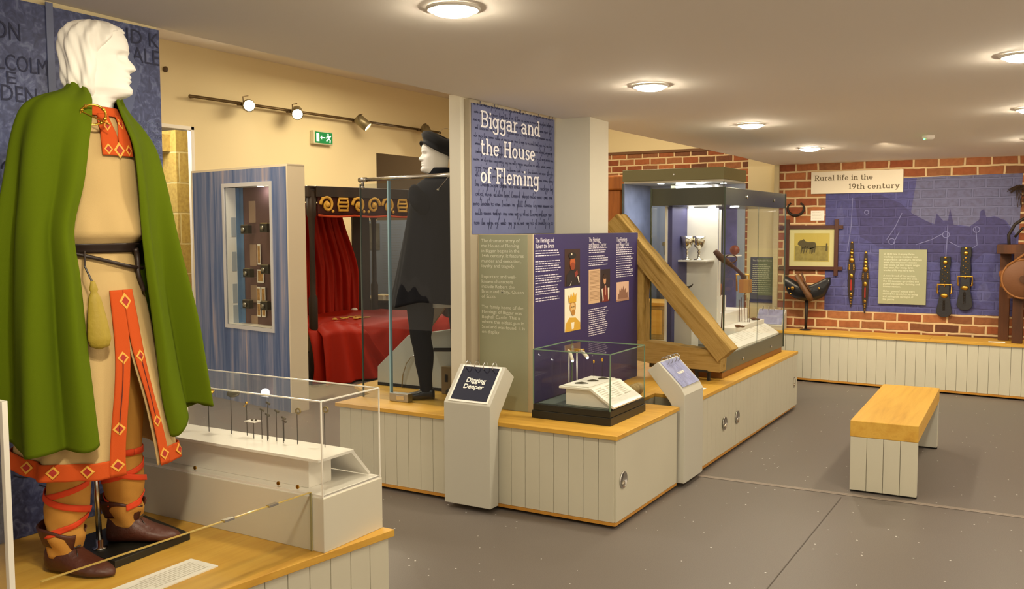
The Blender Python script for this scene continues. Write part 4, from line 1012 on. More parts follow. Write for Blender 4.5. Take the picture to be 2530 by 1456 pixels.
for i, (x, z, k, lab) in enumerate(specs):
    y = 2.435 + (i % 3) * .012
    t = thing('mounted_find', lab, 'artefact', (x, y, .822), 0, 'finds mounted on pins in the long acrylic case')
    q = MB(); q.tube([(x, y, .822), (x, y, z - .012), (x + .002, y, z)], .0016, 6); q.build('pin', black_m, t)
    q = MB()
    if k == 'disc': q.lathe([(.002, 0), (.018, .004), (.017, .008), (.002, .005)], (x + .008, y, z), (.5, -.3, .8), 18); m = gold
    elif k == 'bowl': q.lathe([(.004, -.004), (.024, .004), (.023, .008), (.004, .002)], (x + .014, y, z), (.3, -.3, .9), 18); m = dm
    elif k == 'bead': q.ball((x, y, z + .004), .006, 10); q.ball((x - .012, y, z - .008), .004, 8); m = gold
    elif k == 'tray': q.box(x - .028, x + .025, y - .02, y + .02, z, z + .003); m = white_l
    elif k == 'tee': q.tube([(x - .006, y, z + .004), (x + .012, y, z - .002)], .0042, 8); m = dm
    else: q.tube([(x + .006 + .011 * math.cos(a), y, z + .004 + .009 * math.sin(a)) for a in [2 * PI * j / 14 for j in range(14)]], .0035, 6, closed=True); m = mat('find_bronze', '#8d7a45', .4, .6)
    f = q.build('find', m, t, smooth=k != 'tray')
    if k == 'tray':
        q = MB(); q.ball((x - .006, y, z + .006), .006, 8, (1, 1, .6)); q.ball((x + .008, y + .004, z + .006), .005, 8, (1, 1, .6)); q.build('bead', dm, f)

# ------------------------------------------------------------------ figure in black behind the glass screen
FX, FY = -3.42, 4.9
fr_ = (.818, .576); fc = (.576, -.818)
def FW(u, w, z): return (FX + u * fr_[0] + w * fc[0], FY + u * fr_[1] + w * fc[1], z)
fig = thing('costumed_mannequin', 'mannequin in black cloak, tights and feathered cap behind the glass screen', 'mannequin', (FX, FY, .508))
blackc = mat('black_wool', '#121319', .95, spec=.2)
tights = mat('black_tights', '#14151c', .9)
HF = FW(-.03, 0, 1.955); HFR = math.atan2(-fr_[1], -fr_[0]) + .12
rows = []
for z, a, b_ in ((1.1, .1, .15), (1.4, .1, .15), (1.6, .1, .16), (1.75, .11, .18), (1.82, .08, .15), (1.845, .06, .08)):
    rows.append([FW(a * math.cos(2 * PI * j / 84 + 3.26), b_ * math.sin(2 * PI * j / 84 + 3.26), z) for j in range(84)])
rows += place(head_mesh(-.1), HF, HFR, 0, .93)
q = MB(); q.grid(rows, closed=True, cap=True); q.build('body', plaster, fig, smooth=True)
# cap: soft crown drooping to the back with a narrow brim
M_ = Matrix.Translation(Vector(HF) + Vector((fr_[0] * .012, fr_[1] * .012, .145))) @ Matrix.Rotation(HFR, 4, 'Z') @ Matrix.Rotation(math.radians(-25), 4, 'Y')
rows = []
for rr, hh in ((.088, -.012), (.122, -.016), (.124, -.006), (.1, .0), (.115, .02), (.132, .045), (.128, .065), (.1, .08), (.05, .088), (.004, .09)):
    rows.append([tuple(M_ @ Vector((rr * 1.22 * math.cos(a) - .022, rr * 1.1 * math.sin(a), hh * .95 + .008 * math.sin(3 * a + 1)))) for a in [2 * PI * j / 40 for j in range(40)]])
q = MB(); q.grid(rows, closed=True, cap=True); cp_ = q.build('cap', mat('black_felt', '#0d0d10', .9), fig, smooth=True)
q = MB(); q.tube([FW(-.02 + .1 * t, -.02, 2.19 + .05 * math.sin(2.6 * t + .2)) for t in [i / 14 for i in range(15)]], .0015, 5); q.build('feather', mat('thin_feather', '#8a7b60', .8), cp_)
# cloak: cone of cloth open at the front (left)
rows = []
CO = [(1.985, .075, .075, .0), (1.955, .085, .085, .0), (1.925, .1, .1, .0), (1.89, .15, .17, -.0), (1.84, .185, .2, -.005), (1.74, .2, .21, -.01), (1.5, .235, .23, -.02), (1.3, .27, .25, -.025), (1.135, .3, .27, -.03)]
for i in range(50):
    z = lerp(1.985, 1.135, i / 49); a_, b_, cx = interp(CO, z); g = hat01(z, 1.9, 1.2); R = []
    for j in range(90):
        th = 2 * PI * j / 90
        k = 1 + g * (.035 * math.sin(8 * th) + .02 * math.sin(15 * th + 1))
        R.append(FW(cx + a_ * k * math.cos(th), b_ * k * math.sin(th), z + g * (.015 * math.sin(4 * th) + .02 * math.cos(th))))
    rows.append(R)
q = MB(); q.grid(rows, closed=True); q.build('cloak', blackc, fig, smooth=True, solid=.006)
for s_ in (1, -1):  # rolled shoulder wings
    q = MB(); q.tube([FW(-.17 + .1 * (1 - math.cos(t)) * .5, s_ * (.1 + .07 * math.sin(t)), 1.86 - .18 * t / 2.4) for t in [i * .2 for i in range(13)]], [.025 + .035 * math.sin(PI * i / 12) for i in range(13)], 14); q.build('shoulder_wing', blackc, fig, smooth=True)
for u0, w0, nm in ((-.14, .08, 'leg'), (.12, -.08, 'leg')):
    rows = []
    for z, rf, du in ((1.25, .092, .0), (1.1, .088, 0), (.95, .072, .0), (.9, .066, 0), (.82, .064, .016), (.74, .058, .02), (.66, .045, .024), (.59, .041, .03), (.56, .042, .03)):
        rows.append([FW(u0 + du + rf * math.cos(a), w0 + rf * .92 * math.sin(a), z) for a in [2 * PI * j / 26 for j in range(26)]])
    q = MB(); q.grid(cr([tuple(x for p in R for x in p) for R in rows], 30) and [[tuple(c[k * 3:k * 3 + 3]) for k in range(26)] for c in cr([tuple(x for p in R for x in p) for R in rows], 30)], closed=True, cap=True); q.build('leg', tights, fig, smooth=True)
    SH2 = [(0., .02, .045), (.05, .034, .07), (.3, .036, .07), (.42, .038, .062), (.55, .042, .05), (.8, .044, .042), (.93, .032, .034), (1., .01, .018)]
    rows = []
    for i in range(26):
        f = i / 25; w, hh = interp(SH2, f); R = []
        for j in range(22):
            a = 2 * PI * j / 22; ca_, sa_ = math.cos(a), math.sin(a)
            R.append(FW(u0 + .085 - f * .19, w0 + w * (abs(ca_) ** .7) * (1 if ca_ > 0 else -1), .51 + hh * .5 * (1 + (abs(sa_) ** .7) * (1 if sa_ > 0 else -1))))
        rows.append(R)
    q = MB(); q.grid(rows, closed=True, cap=True); sh = q.build('shoe', mat('black_shoe', '#1c1b1e', .35), fig, smooth=True)
    q = MB(); q.tube([FW(u0 + .085 - .19 * .42, w0 + d_, .51 + .066) for d_ in (-.02, 0, .02)], .004, 6); q.tube([FW(u0 + .085 - .19 * .5, w0 + d_, .51 + .058) for d_ in (-.022, 0, .022)], .004, 6); q.build('shoe_lace', mat('pale_lace', '#b8ae98', .7), sh)

# glass screen and rail before it
gs = thing('glass_screen', 'tall glass screen with chrome top rail in front of the black clad mannequin', 'glass barrier', (-3.5, 4.64, .508))
q = MB(); q.box(-3.87, -3.637, 4.636, 4.646, .509, 1.885); q.build('pane', screen_g, gs)
q = MB(); q.box(-3.637, -3.152, 4.624, 4.634, .509, 1.9); q.build('pane', screen_g, gs)
q = MB(); q.box(-3.642, -3.633, 4.623, 4.647, .509, 1.9); q.build('blue_edge', edge_c, gs)
q = MB(); q.box(-3.874, -3.868, 4.635, 4.647, .509, 1.885); q.build('outer_edge', edge_d, gs)
q = MB(); q.tube([(-3.86, 4.64, 1.912), (-3.15, 4.64, 1.924)], .012, 14); rl = q.build('top_rail', chrome, gs, smooth=True)
q = MB(); q.tube([(-3.878, 4.64, 1.912), (-3.82, 4.64, 1.913)], .016, 14); q.tube([(-3.852, 4.64, 1.912), (-3.852, 4.64, 1.872)], .01, 10); q.ball((-3.852, 4.64, 1.865), .013, 10); q.build('rail_end', chrome, rl, smooth=True)
q = MB(); q.tube([(-3.16, 4.63, 1.93), (-3.25, 4.62, 1.835)], .002, 6); q.ball((-3.25, 4.62, 1.835), .008, 8); q.build('tie_wire', chrome, gs)
q = MB(); q.box(-3.632, -3.485, 4.605, 4.655, .509, .562); cl_ = q.build('floor_clamp', steel, gs, bevel=.003)
q = MB(); q.box(-3.575, -3.515, 4.602, 4.605, .522, .55); q.build('clamp_plate', chrome, cl_, bevel=.001)
# console behind the figure
co = thing('slanted_console', 'grey slanted display console on the oak top behind the black clad mannequin', 'console', (-3.7, 5.2, .508))
q = MB(); q.extrude([(-4.085, .509), (-4.082, .64), (-3.814, .872), (-3.46, .93), (-3.2, .94), (-3.2, .509)], (0, 5.05, 0), (1, 0, 0), (0, 0, 1), (0, 1, 0), .16)
q.build('console_body', mat('console_grey', '#b9bbaf', .5), co, bevel=.003)
q = MB(); q.extrude([(-3.6, .775), (-3.2, .80), (-3.2, .825), (-3.6, .80)], (0, 5.049, 0), (1, 0, 0), (0, 0, 1), (0, -1, 0), .002); q.build('dark_slot', dark_m, co)
q = MB(); q.box(-4.08, -3.2, 5.046, 5.05, .509, .53); q.build('dark_foot', dark_m, co)
q = MB(); q.tube([(-3.86, 5.035, .51), (-3.85, 5.035, .6), (-3.82, 5.035, .68), (-3.78, 5.04, .73), (-3.74, 5.045, .74)], .004, 8); q.build('cable', steel, co, smooth=True)
bk = thing('backboard', 'dark brown backboard standing behind the black clad mannequin', 'board', (-3.7, 5.41, .508))  # solid dark board in place of a reflection on the front pane
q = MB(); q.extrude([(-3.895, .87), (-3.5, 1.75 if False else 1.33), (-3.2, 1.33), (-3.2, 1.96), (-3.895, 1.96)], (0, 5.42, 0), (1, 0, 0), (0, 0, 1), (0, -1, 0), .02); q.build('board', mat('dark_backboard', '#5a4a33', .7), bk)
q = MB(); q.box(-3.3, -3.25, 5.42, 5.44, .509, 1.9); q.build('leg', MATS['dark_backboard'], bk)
fs = thing('framed_notice', 'small cream framed notice on the dark backboard', 'frame', (-3.7, 5.395, 1.72))  # the reflected notice, built as a solid card
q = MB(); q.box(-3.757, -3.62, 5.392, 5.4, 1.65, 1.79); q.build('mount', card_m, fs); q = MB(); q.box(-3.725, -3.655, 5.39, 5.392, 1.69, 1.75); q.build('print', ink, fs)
q = MB(); q.box(-3.49, -3.36, 4.98, 5.03, .509, .69); bx = q.build('small_block', mat('block_brown', '#8a7550', .6), bevel=.002); tag(bx, 'small square brown block with a dark slot beside the console', 'block')
q = MB(); q.box(-3.46, -3.44, 4.975, 4.98, .59, .64); q.build('slot', dark_m, bx)
# ------------------------------------------------------------------ old timber frame
OLD = [(.3, '#5e4824'), (.4, '#947840'), (.52, '#ad9056'), (.64, '#9c7f48'), (.75, '#735930')]
old = streaks('old_timber', OLD, 'x', 22, .07, rough=.9, spec=.15, bump=.8)
old_d = streaks('old_timber_slanted', OLD, 'x', 22, .07, rough=.9, spec=.15, bump=.8, roty=-math.atan2(.96, .87))
old_z = streaks('old_timber_upright', OLD, 'z', 22, .07, rough=.9, spec=.15, bump=.8)
def rough_beam(name, a, b, w, h, parent, up=(0, 0, 1), k=26, m=None):
    a, b = Vector(a), Vector(b); d = (b - a).normalized(); sd = d.cross(Vector(up)).normalized(); uu = sd.cross(d); rows = []
    for i in range(k + 1):
        c = a.lerp(b, i / k); R = []
        for j, (p, q_) in enumerate(((-1, -1), (-.3, -1), (.4, -1), (1, -1), (1, -.2), (1, .4), (1, 1), (.2, 1), (-.4, 1), (-1, 1), (-1, .3), (-1, -.3))):
            v = c + sd * (p * w / 2) + uu * (q_ * h / 2)
            n_ = noise.noise(v * 9) * .006 + noise.noise(v * 30) * .0025
            R.append(tuple(v + (sd * p + uu * q_) * n_))
        rows.append(R)
    q = MB(); q.grid(rows, closed=True, cap=True); return q.build(name, m or old, parent, bevel=.004)
tf = thing('timber_truss', 'old weathered timber brace, post and sill forming a triangle on the long plinth', 'timber', (-2.4, 6.32, .508))
rough_beam('brace', (-2.86, 6.36, 1.66), (-1.99, 6.36, .70), .13, .172, tf, up=(0, 1, 0), m=old_d)
rough_beam('sill', (-2.72, 6.37, .70), (-2.02, 6.36, .655), .13, .15, tf)
rough_beam('post', (-2.655, 6.36, .62), (-2.655, 6.36, 1.36), .11, .1, tf, up=(0, 1, 0), m=old_z)
ts = thing('timber_stand', 'small black metal stand propping up the end of the timber sill', 'stand', (-2.18, 6.33, .508))
q = MB(); q.box(-2.21, -2.19, 6.30, 6.32, .509, .59); q.box(-2.135, -2.115, 6.34, 6.36, .509, .59); q.box(-2.21, -2.115, 6.29, 6.37, .575, .59); q.build('metal_legs', mat('black_paint', '#1a1a1c', .5), ts)
q = MB()
for i in range(7): q.ball((-2.36 + .012 * math.sin(i * 2), 5.52 + .02 * i, .545), .035, 10, (1, .9, 1))
tag(q.build('stone_lump', mat('pale_stone', '#b59c6a', .85, bump=.4, bscale=20), smooth=True), 'pale weathered stone lump behind the pale blue flip cards', 'stone')

# ------------------------------------------------------------------ big glass case on the long plinth
gc = thing('glass_case', 'large glass case with bronze top and base on the long plinth', 'display case', (-2.4, 7.3, .508))
x0, x1, y0, y1 = -2.62, -2.06, 6.47, 8.16
q = MB(); q.box(x0, x1, y0, y1, .555, .672); q.build('case_base', bronze, gc, bevel=.002)
q = MB(); q.box(x0 + .01, x1 - .012, y0 + .01, y1 - .01, .509, .555); q.build('oak_foot', mat('dark_oak', '#8a5a22', .5), gc)
q = MB(); q.box(x0, x1, y0, y1, 1.762, 1.888); q.build('top_hood', mat('hood_bronze', '#4a4c42', .22, .3), gc, bevel=.002)
for nm, a in (('front_pane', (x0, x1, y0, y0 + .008)), ('left_pane', (x0, x0 + .008, y0 + .008, y1)), ('back_pane', (x0, x1, y1 - .008, y1)), ('side_pane', (x1 - .008, x1, y0 + .008, y0 + .86)), ('door_pane', (x1 - .008, x1, y0 + .865, y1 - .008))):
    q = MB(); q.box(*a, .672, 1.762); q.build(nm, clear, gc)
q = MB()
for X in (x0, x1):
    for Y in (y0, y1): q.box(X - .005, X + .005, Y - .005, Y + .005, .555, 1.89)
q.build('corner_edges', edge_d, gc)
q = MB(); q.box(x1 - .001, x1 + .001, y0 + .861, y0 + .864, .672, 1.762); q.build('door_joint', edge_d, gc)
for y_, z_ in ((7.0, 1.83), (7.78, 1.82), (6.95, .60), (7.75, .60)):
    q = MB(); q.lathe([(.012, 0), (.012, .006), (.006, .01)], (x1, y_, z_), (1, 0, 0), 14); q.build('lock', chrome, gc, smooth=True)
q = MB()
for i in range(5): q.lathe([(.02, 0), (.018, -.006)], (-2.5 + .09 * i, 7.0 + .2 * (i % 2), 1.761), n=14)
q.build('case_lights', lampsoft, gc)
light('case_lamp', 'AREA', (-2.34, 7.3, 1.75), 3.2, (1, .93, .82), .4, size_y=1.3)
wb = thing('display_backing', 'white and violet backing panels inside the large glass case', 'panel', (-2.5, 7, .672))
vio = mat('violet_panel', '#4d4d7c', .6)
q = MB(); q.box(-2.60, -2.585, 6.7, 7.25, .673, 1.76); q.build('white_panel', white_l, wb)
q = MB(); q.box(-2.55, -2.30, 7.05, 7.07, .673, 1.755); q.build('white_panel', white_l, wb)
q = MB(); q.box(-2.585, -2.55, 6.72, 7.05, .673, 1.76); q.build('violet_panel', vio, wb)
q = MB(); q.box(-2.58, -2.43, 7.055, 7.06, .673, 1.755); q.build('violet_panel', vio, wb)
q = MB(); q.box(-2.30, -2.298, 7.08, 7.13, .673, 1.74); q.build('panel_edge', white_l, wb)
q = MB(); q.box(-2.575, -2.325, 6.85, 7.06, 1.336, 1.348); sh_ = q.build('wall_shelf', white_l, bevel=.001); tag(sh_, 'white shelf carrying two silver cups inside the large glass case', 'shelf')
for i, (x, y, lab) in enumerate(((-2.505, 6.93, 'silver goblet on the white shelf, left one of the pair'), (-2.42, 6.96, 'silver goblet on the white shelf, right one of the pair'))):
    q = MB(); q.lathe([(.038, 0), (.036, .006), (.012, .014), (.008, .05), (.013, .06), (.008, .072), (.012, .085), (.036, .105), (.046, .14), (.05, .185), (.047, .185), (.042, .14), (.02, .1)], (x, y, 1.348), n=28, cap=False)
    tag(q.build('silver_goblet', silver, smooth=True), lab, 'cup', 'silver goblets on the white shelf')
jg = thing('dark_jug', 'dark pottery jug with horned rim low in the large glass case', 'jug', (-2.45, 6.8, 1.0))
q = MB(); q.lathe([(.03, 0), (.035, .01), (.05, .05), (.052, .09), (.035, .13), (.022, .15), (.03, .18), (.034, .19), (.028, .185)], (-2.49, 6.86, .955), n=20, cap=False); q.build('jug_body', mat('dark_pottery', '#3d3934', .4), jg, smooth=True)
for s in (-1, 1):
    q = MB(); q.tube([(-2.49 + s * .03, 6.86, 1.14), (-2.49 + s * .05, 6.86, 1.15), (-2.49 + s * .06, 6.86, 1.165)], [.008, .006, .003], 8); q.build('horn', MATS['dark_pottery'], jg, smooth=True)
q = MB(); q.box(-2.57, -2.41, 6.78, 6.94, .673, .955); tag(q.build('white_block', white_l, bevel=.002), 'tall white block under the dark jug in the large glass case', 'block')
stp = thing('display_steps', 'white stepped blocks carrying the tools inside the large glass case', 'riser', (-2.3, 7.5, .673))
q = MB(); q.box(-2.56, -2.2, 7.2, 8.05, .673, .80); q.build('lower_step', white_l, stp, bevel=.002)
q = MB(); q.box(-2.56, -2.32, 7.35, 7.95, .80, .9); q.build('middle_step', white_l, stp, bevel=.002)
q = MB(); q.box(-2.52, -2.4, 7.4, 7.6, .9, 1.03); q.build('upper_step', white_l, stp, bevel=.002)
lbs = thing('caption_slope', 'sloping white caption board along the front of the large glass case', 'label', (-2.13, 7.2, .673))
q = MB(); q.extrude([(-2.195, .673), (-2.195, .762), (-2.075, .69), (-2.075, .673)], (0, 6.56, 0), (1, 0, 0), (0, 0, 1), (0, 1, 0), 1.5); q.build('caption_board', white_l, lbs)
q = MB(); sl = Vector((.12, 0, -.072)).normalized()
for k in range(6): lines(q, Vector((-2.188, 6.6 + .24 * k, .7575)), (0, 1, 0), -sl, .19, 6, .016, .005, lift=.0018)
q.build('caption_text', MATS['faint_print'], lbs)
iron = mat('rusty_iron', '#5b3d2a', .6, .4, bump=.3)
gn = thing('iron_tool', 'long rusty iron tool with ring handle on a rod in the glass case', 'tool', (-2.2, 7.0, .8))
q = MB(); q.tube([(-2.235, 6.95, .674), (-2.21, 6.95, 1.36)], .005, 8); q.build('support_rod', iron, gn)
q = MB(); q.tube([(-2.27, 6.9, 1.42), (-2.235, 6.93, 1.37), (-2.20, 6.97, 1.335), (-2.165, 7.05, 1.29), (-2.13, 7.12, 1.235), (-2.12, 7.15, 1.21)], [.02, .027, .022, .013, .014, .024], 10); q.build('tool_body', iron, gn, smooth=True)
q = MB(); q.tube([(-2.17 + .045 * math.cos(t), 6.98, 1.36 + .03 * math.sin(t)) for t in [2 * PI * i / 18 for i in range(18)]], .005, 6, closed=True); q.build('ring_handle', iron, gn, smooth=True)
q = MB(); q.tube([(-2.29, 6.93, .685), (-2.25, 6.95, .688), (-2.222, 6.99, .685)], [.011, .01, .011], 8); q.build('rod_foot', iron, gn)
bx = thing('small_cask', 'small reddish brown wooden tub on the white steps', 'tub', (-2.46, 7.5, 1.03))
q = MB(); q.lathe([(.045, 0), (.048, .06), (.05, .1), (.043, .1), (.04, .02)], (-2.46, 7.5, 1.03), n=20, cap=False); q.build('tub_body', mat('tub_wood', '#8a4a22', .6), bx, smooth=True)
lt = thing('wire_mousetrap', 'wood and wire cage tool standing on the white steps', 'tool', (-2.28, 7.72, .9))
q = MB(); q.box(-2.31, -2.23, 7.66, 7.76, 1.05, 1.16); q.build('wood_block', mat('tool_wood', '#a06a2c', .6), lt)
q = MB()
for i in range(7): q.tube([(-2.314 + .014 * i, 7.7, .801), (-2.314 + .014 * i, 7.7, 1.05 - .02 * abs(i - 3))], .0025, 5)
q.build('wires', iron, lt)
q = MB(); q.tube([(-2.34, 7.7, 1.06), (-2.345, 7.7, 1.2), (-2.24, 7.7, 1.2), (-2.235, 7.7, 1.06)], .008, 6); q.build('brass_frame', brass, lt)
for i, (x, y, z, lab) in enumerate(((-2.16, 7.25, .80, 'small rusty iron piece at the front of the white steps'), (-2.22, 7.9, .80, 'small brown find at the far end of the white steps'))):
    q = MB(); q.ball((x - .03, y, z + .012), .016, 10, (1.8, 1, .7)); q.ball((x, y + .01, z + .01), .012, 8, (2, 1, .7)); tag(q.build('iron_fragment', iron, smooth=True), lab, 'artefact', 'loose fragments in the large glass case')
# ball, shelf and violet backdrop of the case beyond
q = MB(); q.box(-2.9, -2.62, 8.55, 8.76, 1.325, 1.337); tag(q.build('wall_shelf', white_l), 'white shelf with the brown ball seen through the large glass case', 'shelf')
q = MB(); q.ball((-2.655, 8.65, 1.385), .046, 18); tag(q.build('brown_ball', mat('brown_ball', '#7a3b1e', .5, bump=.2), smooth=True), 'round brown leather ball on the shelf behind the large glass case', 'ball')
q = MB(); q.box(-2.93, -2.68, 8.78, 8.8, .0, 1.84); vb = q.build('violet_backdrop', mat('violet_print', '#5c5c94', .6, vary=.3, vscale=6)); tag(vb, 'violet printed backdrop seen through the large glass case', 'panel')

# ------------------------------------------------------------------ tall case behind
tc_ = thing('glass_case', 'tall lit glass case with bronze hood standing behind the timber frame', 'display case', (-3.4, 9.3, 0))
X0_, X1_, Y0_, Y1_ = -3.97, -2.88, 9.0, 9.75
q = MB(); q.box(X0_, X1_, Y0_, Y1_, 2.08, 2.2); q.build('top_hood', mat('hood_olive', '#6e6a48', .35, .3), tc_, bevel=.003)
q = MB(); q.box(X0_, X1_, Y0_, Y1_, 0.02, .45); q.build('case_base', bronze, tc_, bevel=.003)
q = MB(); q.box(X0_ + .01, X1_ - .01, Y0_ + .01, Y1_ - .01, 2.06, 2.08); q.build('light_tray', mat('light_tray', '#b9b6a8', .4), tc_)
for nm, a in (('front_pane', (X0_, X1_, Y0_, Y0_ + .008)), ('right_pane', (X1_ - .008, X1_, Y0_ + .008, Y1_))):
    q = MB(); q.box(*a, .45, 2.06); q.build(nm, clear, tc_)
q = MB(); q.box(X0_ - .004, X0_ + .006, Y0_ - .004, Y0_ + .006, .45, 2.06); q.box(X1_ - .006, X1_ + .004, Y0_ - .004, Y0_ + .006, .45, 2.06); q.build('corner_edges', edge_d, tc_)
q = MB(); q.box(X0_, X1_, Y1_ - .02, Y1_, .45, 2.06); q.build('back_panel', mat('case_back', '#a9b2c9', .6, vary=.12, vscale=2), tc_)
q = MB(); q.box(X0_, X0_ + .02, Y0_ + .01, Y1_, .45, 2.06); q.build('left_panel', mat('case_print', '#7f88a6', .6, vary=.3, vscale=4), tc_)
q = MB(); q.box(-3.55, -3.5, Y0_ + .3, Y1_ - .02, .45, 2.06); q.build('divider', bronze, tc_)
q = MB(); q.box(-3.5, -3.1, Y0_ + .32, Y1_ - .02, .45, 2.05); q.build('white_panel', mat('lit_white', '#dcdfe8', .6), tc_)
q = MB()
for x in (-3.6, -3.4, -3.15): 
    for y in (9.15, 9.45): q.lathe([(.035, 0), (.032, -.006)], (x + (y - 9.15) * .4, y, 2.06), n=16)
q.build('case_lights', lampsoft, tc_)
q = MB(); q.lathe([(.008, 0), (.008, -.01)], (-3.4, 8.999, 2.14), (0, 1, 0), 10); q.build('lock', chrome, tc_)
light('case_lamp', 'AREA', (-3.4, 9.3, 2.04), 6, (.92, .95, 1), .5, size_y=.4)
pb = thing('silver_bowl', 'large silver presentation bowl in the tall case behind the timber brace', 'bowl', (-3.42, 9.2, 1.1))
q = MB(); q.lathe([(.09, 0), (.085, .02), (.03, .05), (.03, .1), (.1, .14), (.15, .22), (.16, .3), (.165, .34), (.158, .34), (.14, .22), (.05, .14)], (-3.42, 9.2, 1.1), n=32, cap=False); q.build('bowl', silver, pb, smooth=True)
q = MB(); q.lathe([(.166, .31), (.172, .33), (.166, .35)], (-3.42, 9.2, 1.1), n=32, cap=False); q.build('gilt_band', gold, pb, smooth=True)
q = MB(); q.box(-3.6, -3.25, 9.05, 9.35, .45, 1.1); tag(q.build('display_block', mat('navy_block', '#3c4260', .6)), 'navy block under the silver bowl in the tall case', 'block')
cu = thing('wooden_chest', 'small oak chest standing low beside the tall glass case', 'chest', (-3.3, 8.6, 0))
q = MB(); q.box(-3.6, -2.95, 8.45, 8.9, .509, .84); q.build('chest_body', old, cu, bevel=.004); q = MB(); q.box(-3.62, -2.93, 8.43, 8.92, .84, .87); q.build('lid', oak_x, cu, bevel=.003)
q = MB(); q.box(-3.56, -3.3, 8.445, 8.45, .56, .8); q.box(-3.26, -2.99, 8.445, 8.45, .56, .8); q.build('front_panel', oak_x, cu)
q = MB(); q.box(-3.9, -2.94, 8.4, 8.99, 0.0, .508); pl_ = q.build('low_plinth', boards_m); tag(pl_, 'low pale plinth under the small oak chest', 'plinth')
of = thing('oak_doorframe', 'orange brown oak frame with heavy lintel left of the tall glass case', 'frame', (-4.3, 9.9, 0))
orw = streaks('orange_oak', [(.3, '#7a4416'), (.5, '#a5601f'), (.7, '#b56d28')], 'z', 12, .08)
q = MB(); q.box(-4.62, -4.35, 9.8, 10.0, 0, 2.03); q.build('post', orw, of, bevel=.01)
q = MB(); q.box(-5.4, -4.22, 9.78, 10.02, 2.03, 2.20); q.build('lintel', orw, of, bevel=.02)
q = MB(); q.box(-4.35, -4.22, 9.9, 9.95, 0, 2.03); q.build('door_leaf', mat('navy_leaf', '#2c3450', .6), of)

# ------------------------------------------------------------------ brick wall exhibits
WYF = 10.088
def wall_poly(mb, pts, y, t=.004): return mb.extrude(pts, (0, y, 0), (1, 0, 0), (0, 0, 1), (0, -1, 0), t)
hm = thing('horse_mural', 'violet blue mural of working horses printed straight onto the brick wall', 'mural', (-1.2, 10.085, .7))
q = MB(); wall_poly(q, [(-2.122, .72), (-.36, .735), (-.32, 2.104), (-1.377, 2.092), (-2.13, 2.085)], 10.0895, .0015); q.build('printed_ground', blue_brick, hm)
q = MB(); wall_poly(q, [(-1.30, 1.72), (-1.02, 1.6), (-.86, 1.615), (-.76, 1.6), (-.68, 1.665), (-.55, 1.7), (-.45, 1.655), (-.36, 1.52), (-.335, 1.52), (-.322, 2.10), (-1.25, 2.09)], 10.0885, .0015); q.build('printed_sky', blue_sky, hm)
q = MB(); wall_poly(q, [(-1.08, 1.615), (-1.06, 1.73), (-1.0, 1.66), (-.955, 1.66), (-.94, 1.78), (-.905, 1.62), (-.84, 1.6), (-.76, 1.6), (-.68, 1.665), (-.67, 1.75), (-.64, 1.77), (-.62, 1.69), (-.53, 1.69), (-.46, 1.655), (-.40, 1.55), (-.36, 1.5), (-.37, 1.3), (-.62, 1.35), (-.78, 1.2), (-.95, 1.3), (-1.1, 1.25), (-1.35, 1.35), (-1.6, 1.4), (-1.78, 1.5), (-1.84, 1.9), (-1.6, 1.93), (-1.4, 1.84), (-1.28, 1.73)], 10.0875, .0012); q.build('printed_horses', blue_dark, hm)
q = MB()
for pl in ([(-.955, 1.62), (-.96, 1.4), (-.97, 1.2)], [(-.71, 1.6), (-.7, 1.52), (-.69, 1.42), (-.74, 1.38), (-.85, 1.4), (-.94, 1.45)], [(-1.24, 1.42), (-1.1, 1.47), (-1.0, 1.53)], [(-1.52, 1.47), (-1.44, 1.6), (-1.38, 1.74)], [(-1.46, 1.42), (-1.4, 1.55)], [(-1.9, 1.35), (-1.87, 1.6), (-1.86, 1.9)]):
    q.tube([(x, 10.0868, z) for x, z in pl], .0045, 6)
q.build('printed_harness', blue_line, hm)
q = MB(); 
for c, r_ in (((-.97, 1.52), .03), ((-.7, 1.57), .028), ((-1.47, 1.45), .03), ((-1.72, 1.75), .02)): q.tube([(c[0] + r_ * math.cos(t), 10.0868, c[1] + r_ * math.sin(t)) for t in [2 * PI * i / 16 for i in range(16)]], .005, 6, closed=True)
q.build('printed_rings', blue_line, hm)
for c, w_, h_ in (((-1.98, 1.62), .1, .42), ((-1.62, 1.33), .22, .08), ((-1.66, 1.2), .3, .05), ((-.62, .95), .12, .22), ((-1.9, .95), .1, .2), ((-1.05, 1.36), .07, .1), ((-.5, 1.15), .1, .16)):
    q = MB(); n_ = 14; q.extrude([(c[0] + w_ * .5 * math.cos(2 * PI * i / n_) * rnd.uniform(.7, 1.1), c[1] + h_ * .5 * math.sin(2 * PI * i / n_) * rnd.uniform(.7, 1.1)) for i in range(n_)], (0, 10.0872, 0), (1, 0, 0), (0, 0, 1), (0, -1, 0), .0006)
    q.build('printed_patch', brick('printed_mid_brick', '#5d5f96', '#5a5c93', '#606299', vary=False), hm)
sg = thing('wall_sign', 'white sign reading Rural life in the 19th century above the mural', 'sign', (-1.83, 10.08, 2.06))
q = MB(); q.box(-2.277, -1.374, 10.062, 10.084, 1.949, 2.178); q.build('board', mat('sign_ivory', '#e9dfca', .6), sg, bevel=.001)
q = MB(); slab(q, 'Rural life in the', (-2.245, 10.062, 2.085), (1, 0, 0), (0, 0, 1), .055, .585); q.build('lettering', mat('sign_brown', '#6a5a3c', .6), sg)
q = MB(); slab(q, '19th century', (-1.9, 10.062, 1.99), (1, 0, 0), (0, 0, 1), .055, .495); q.build('lettering', mat('sign_brown', '#6a5a3c', .6), sg)
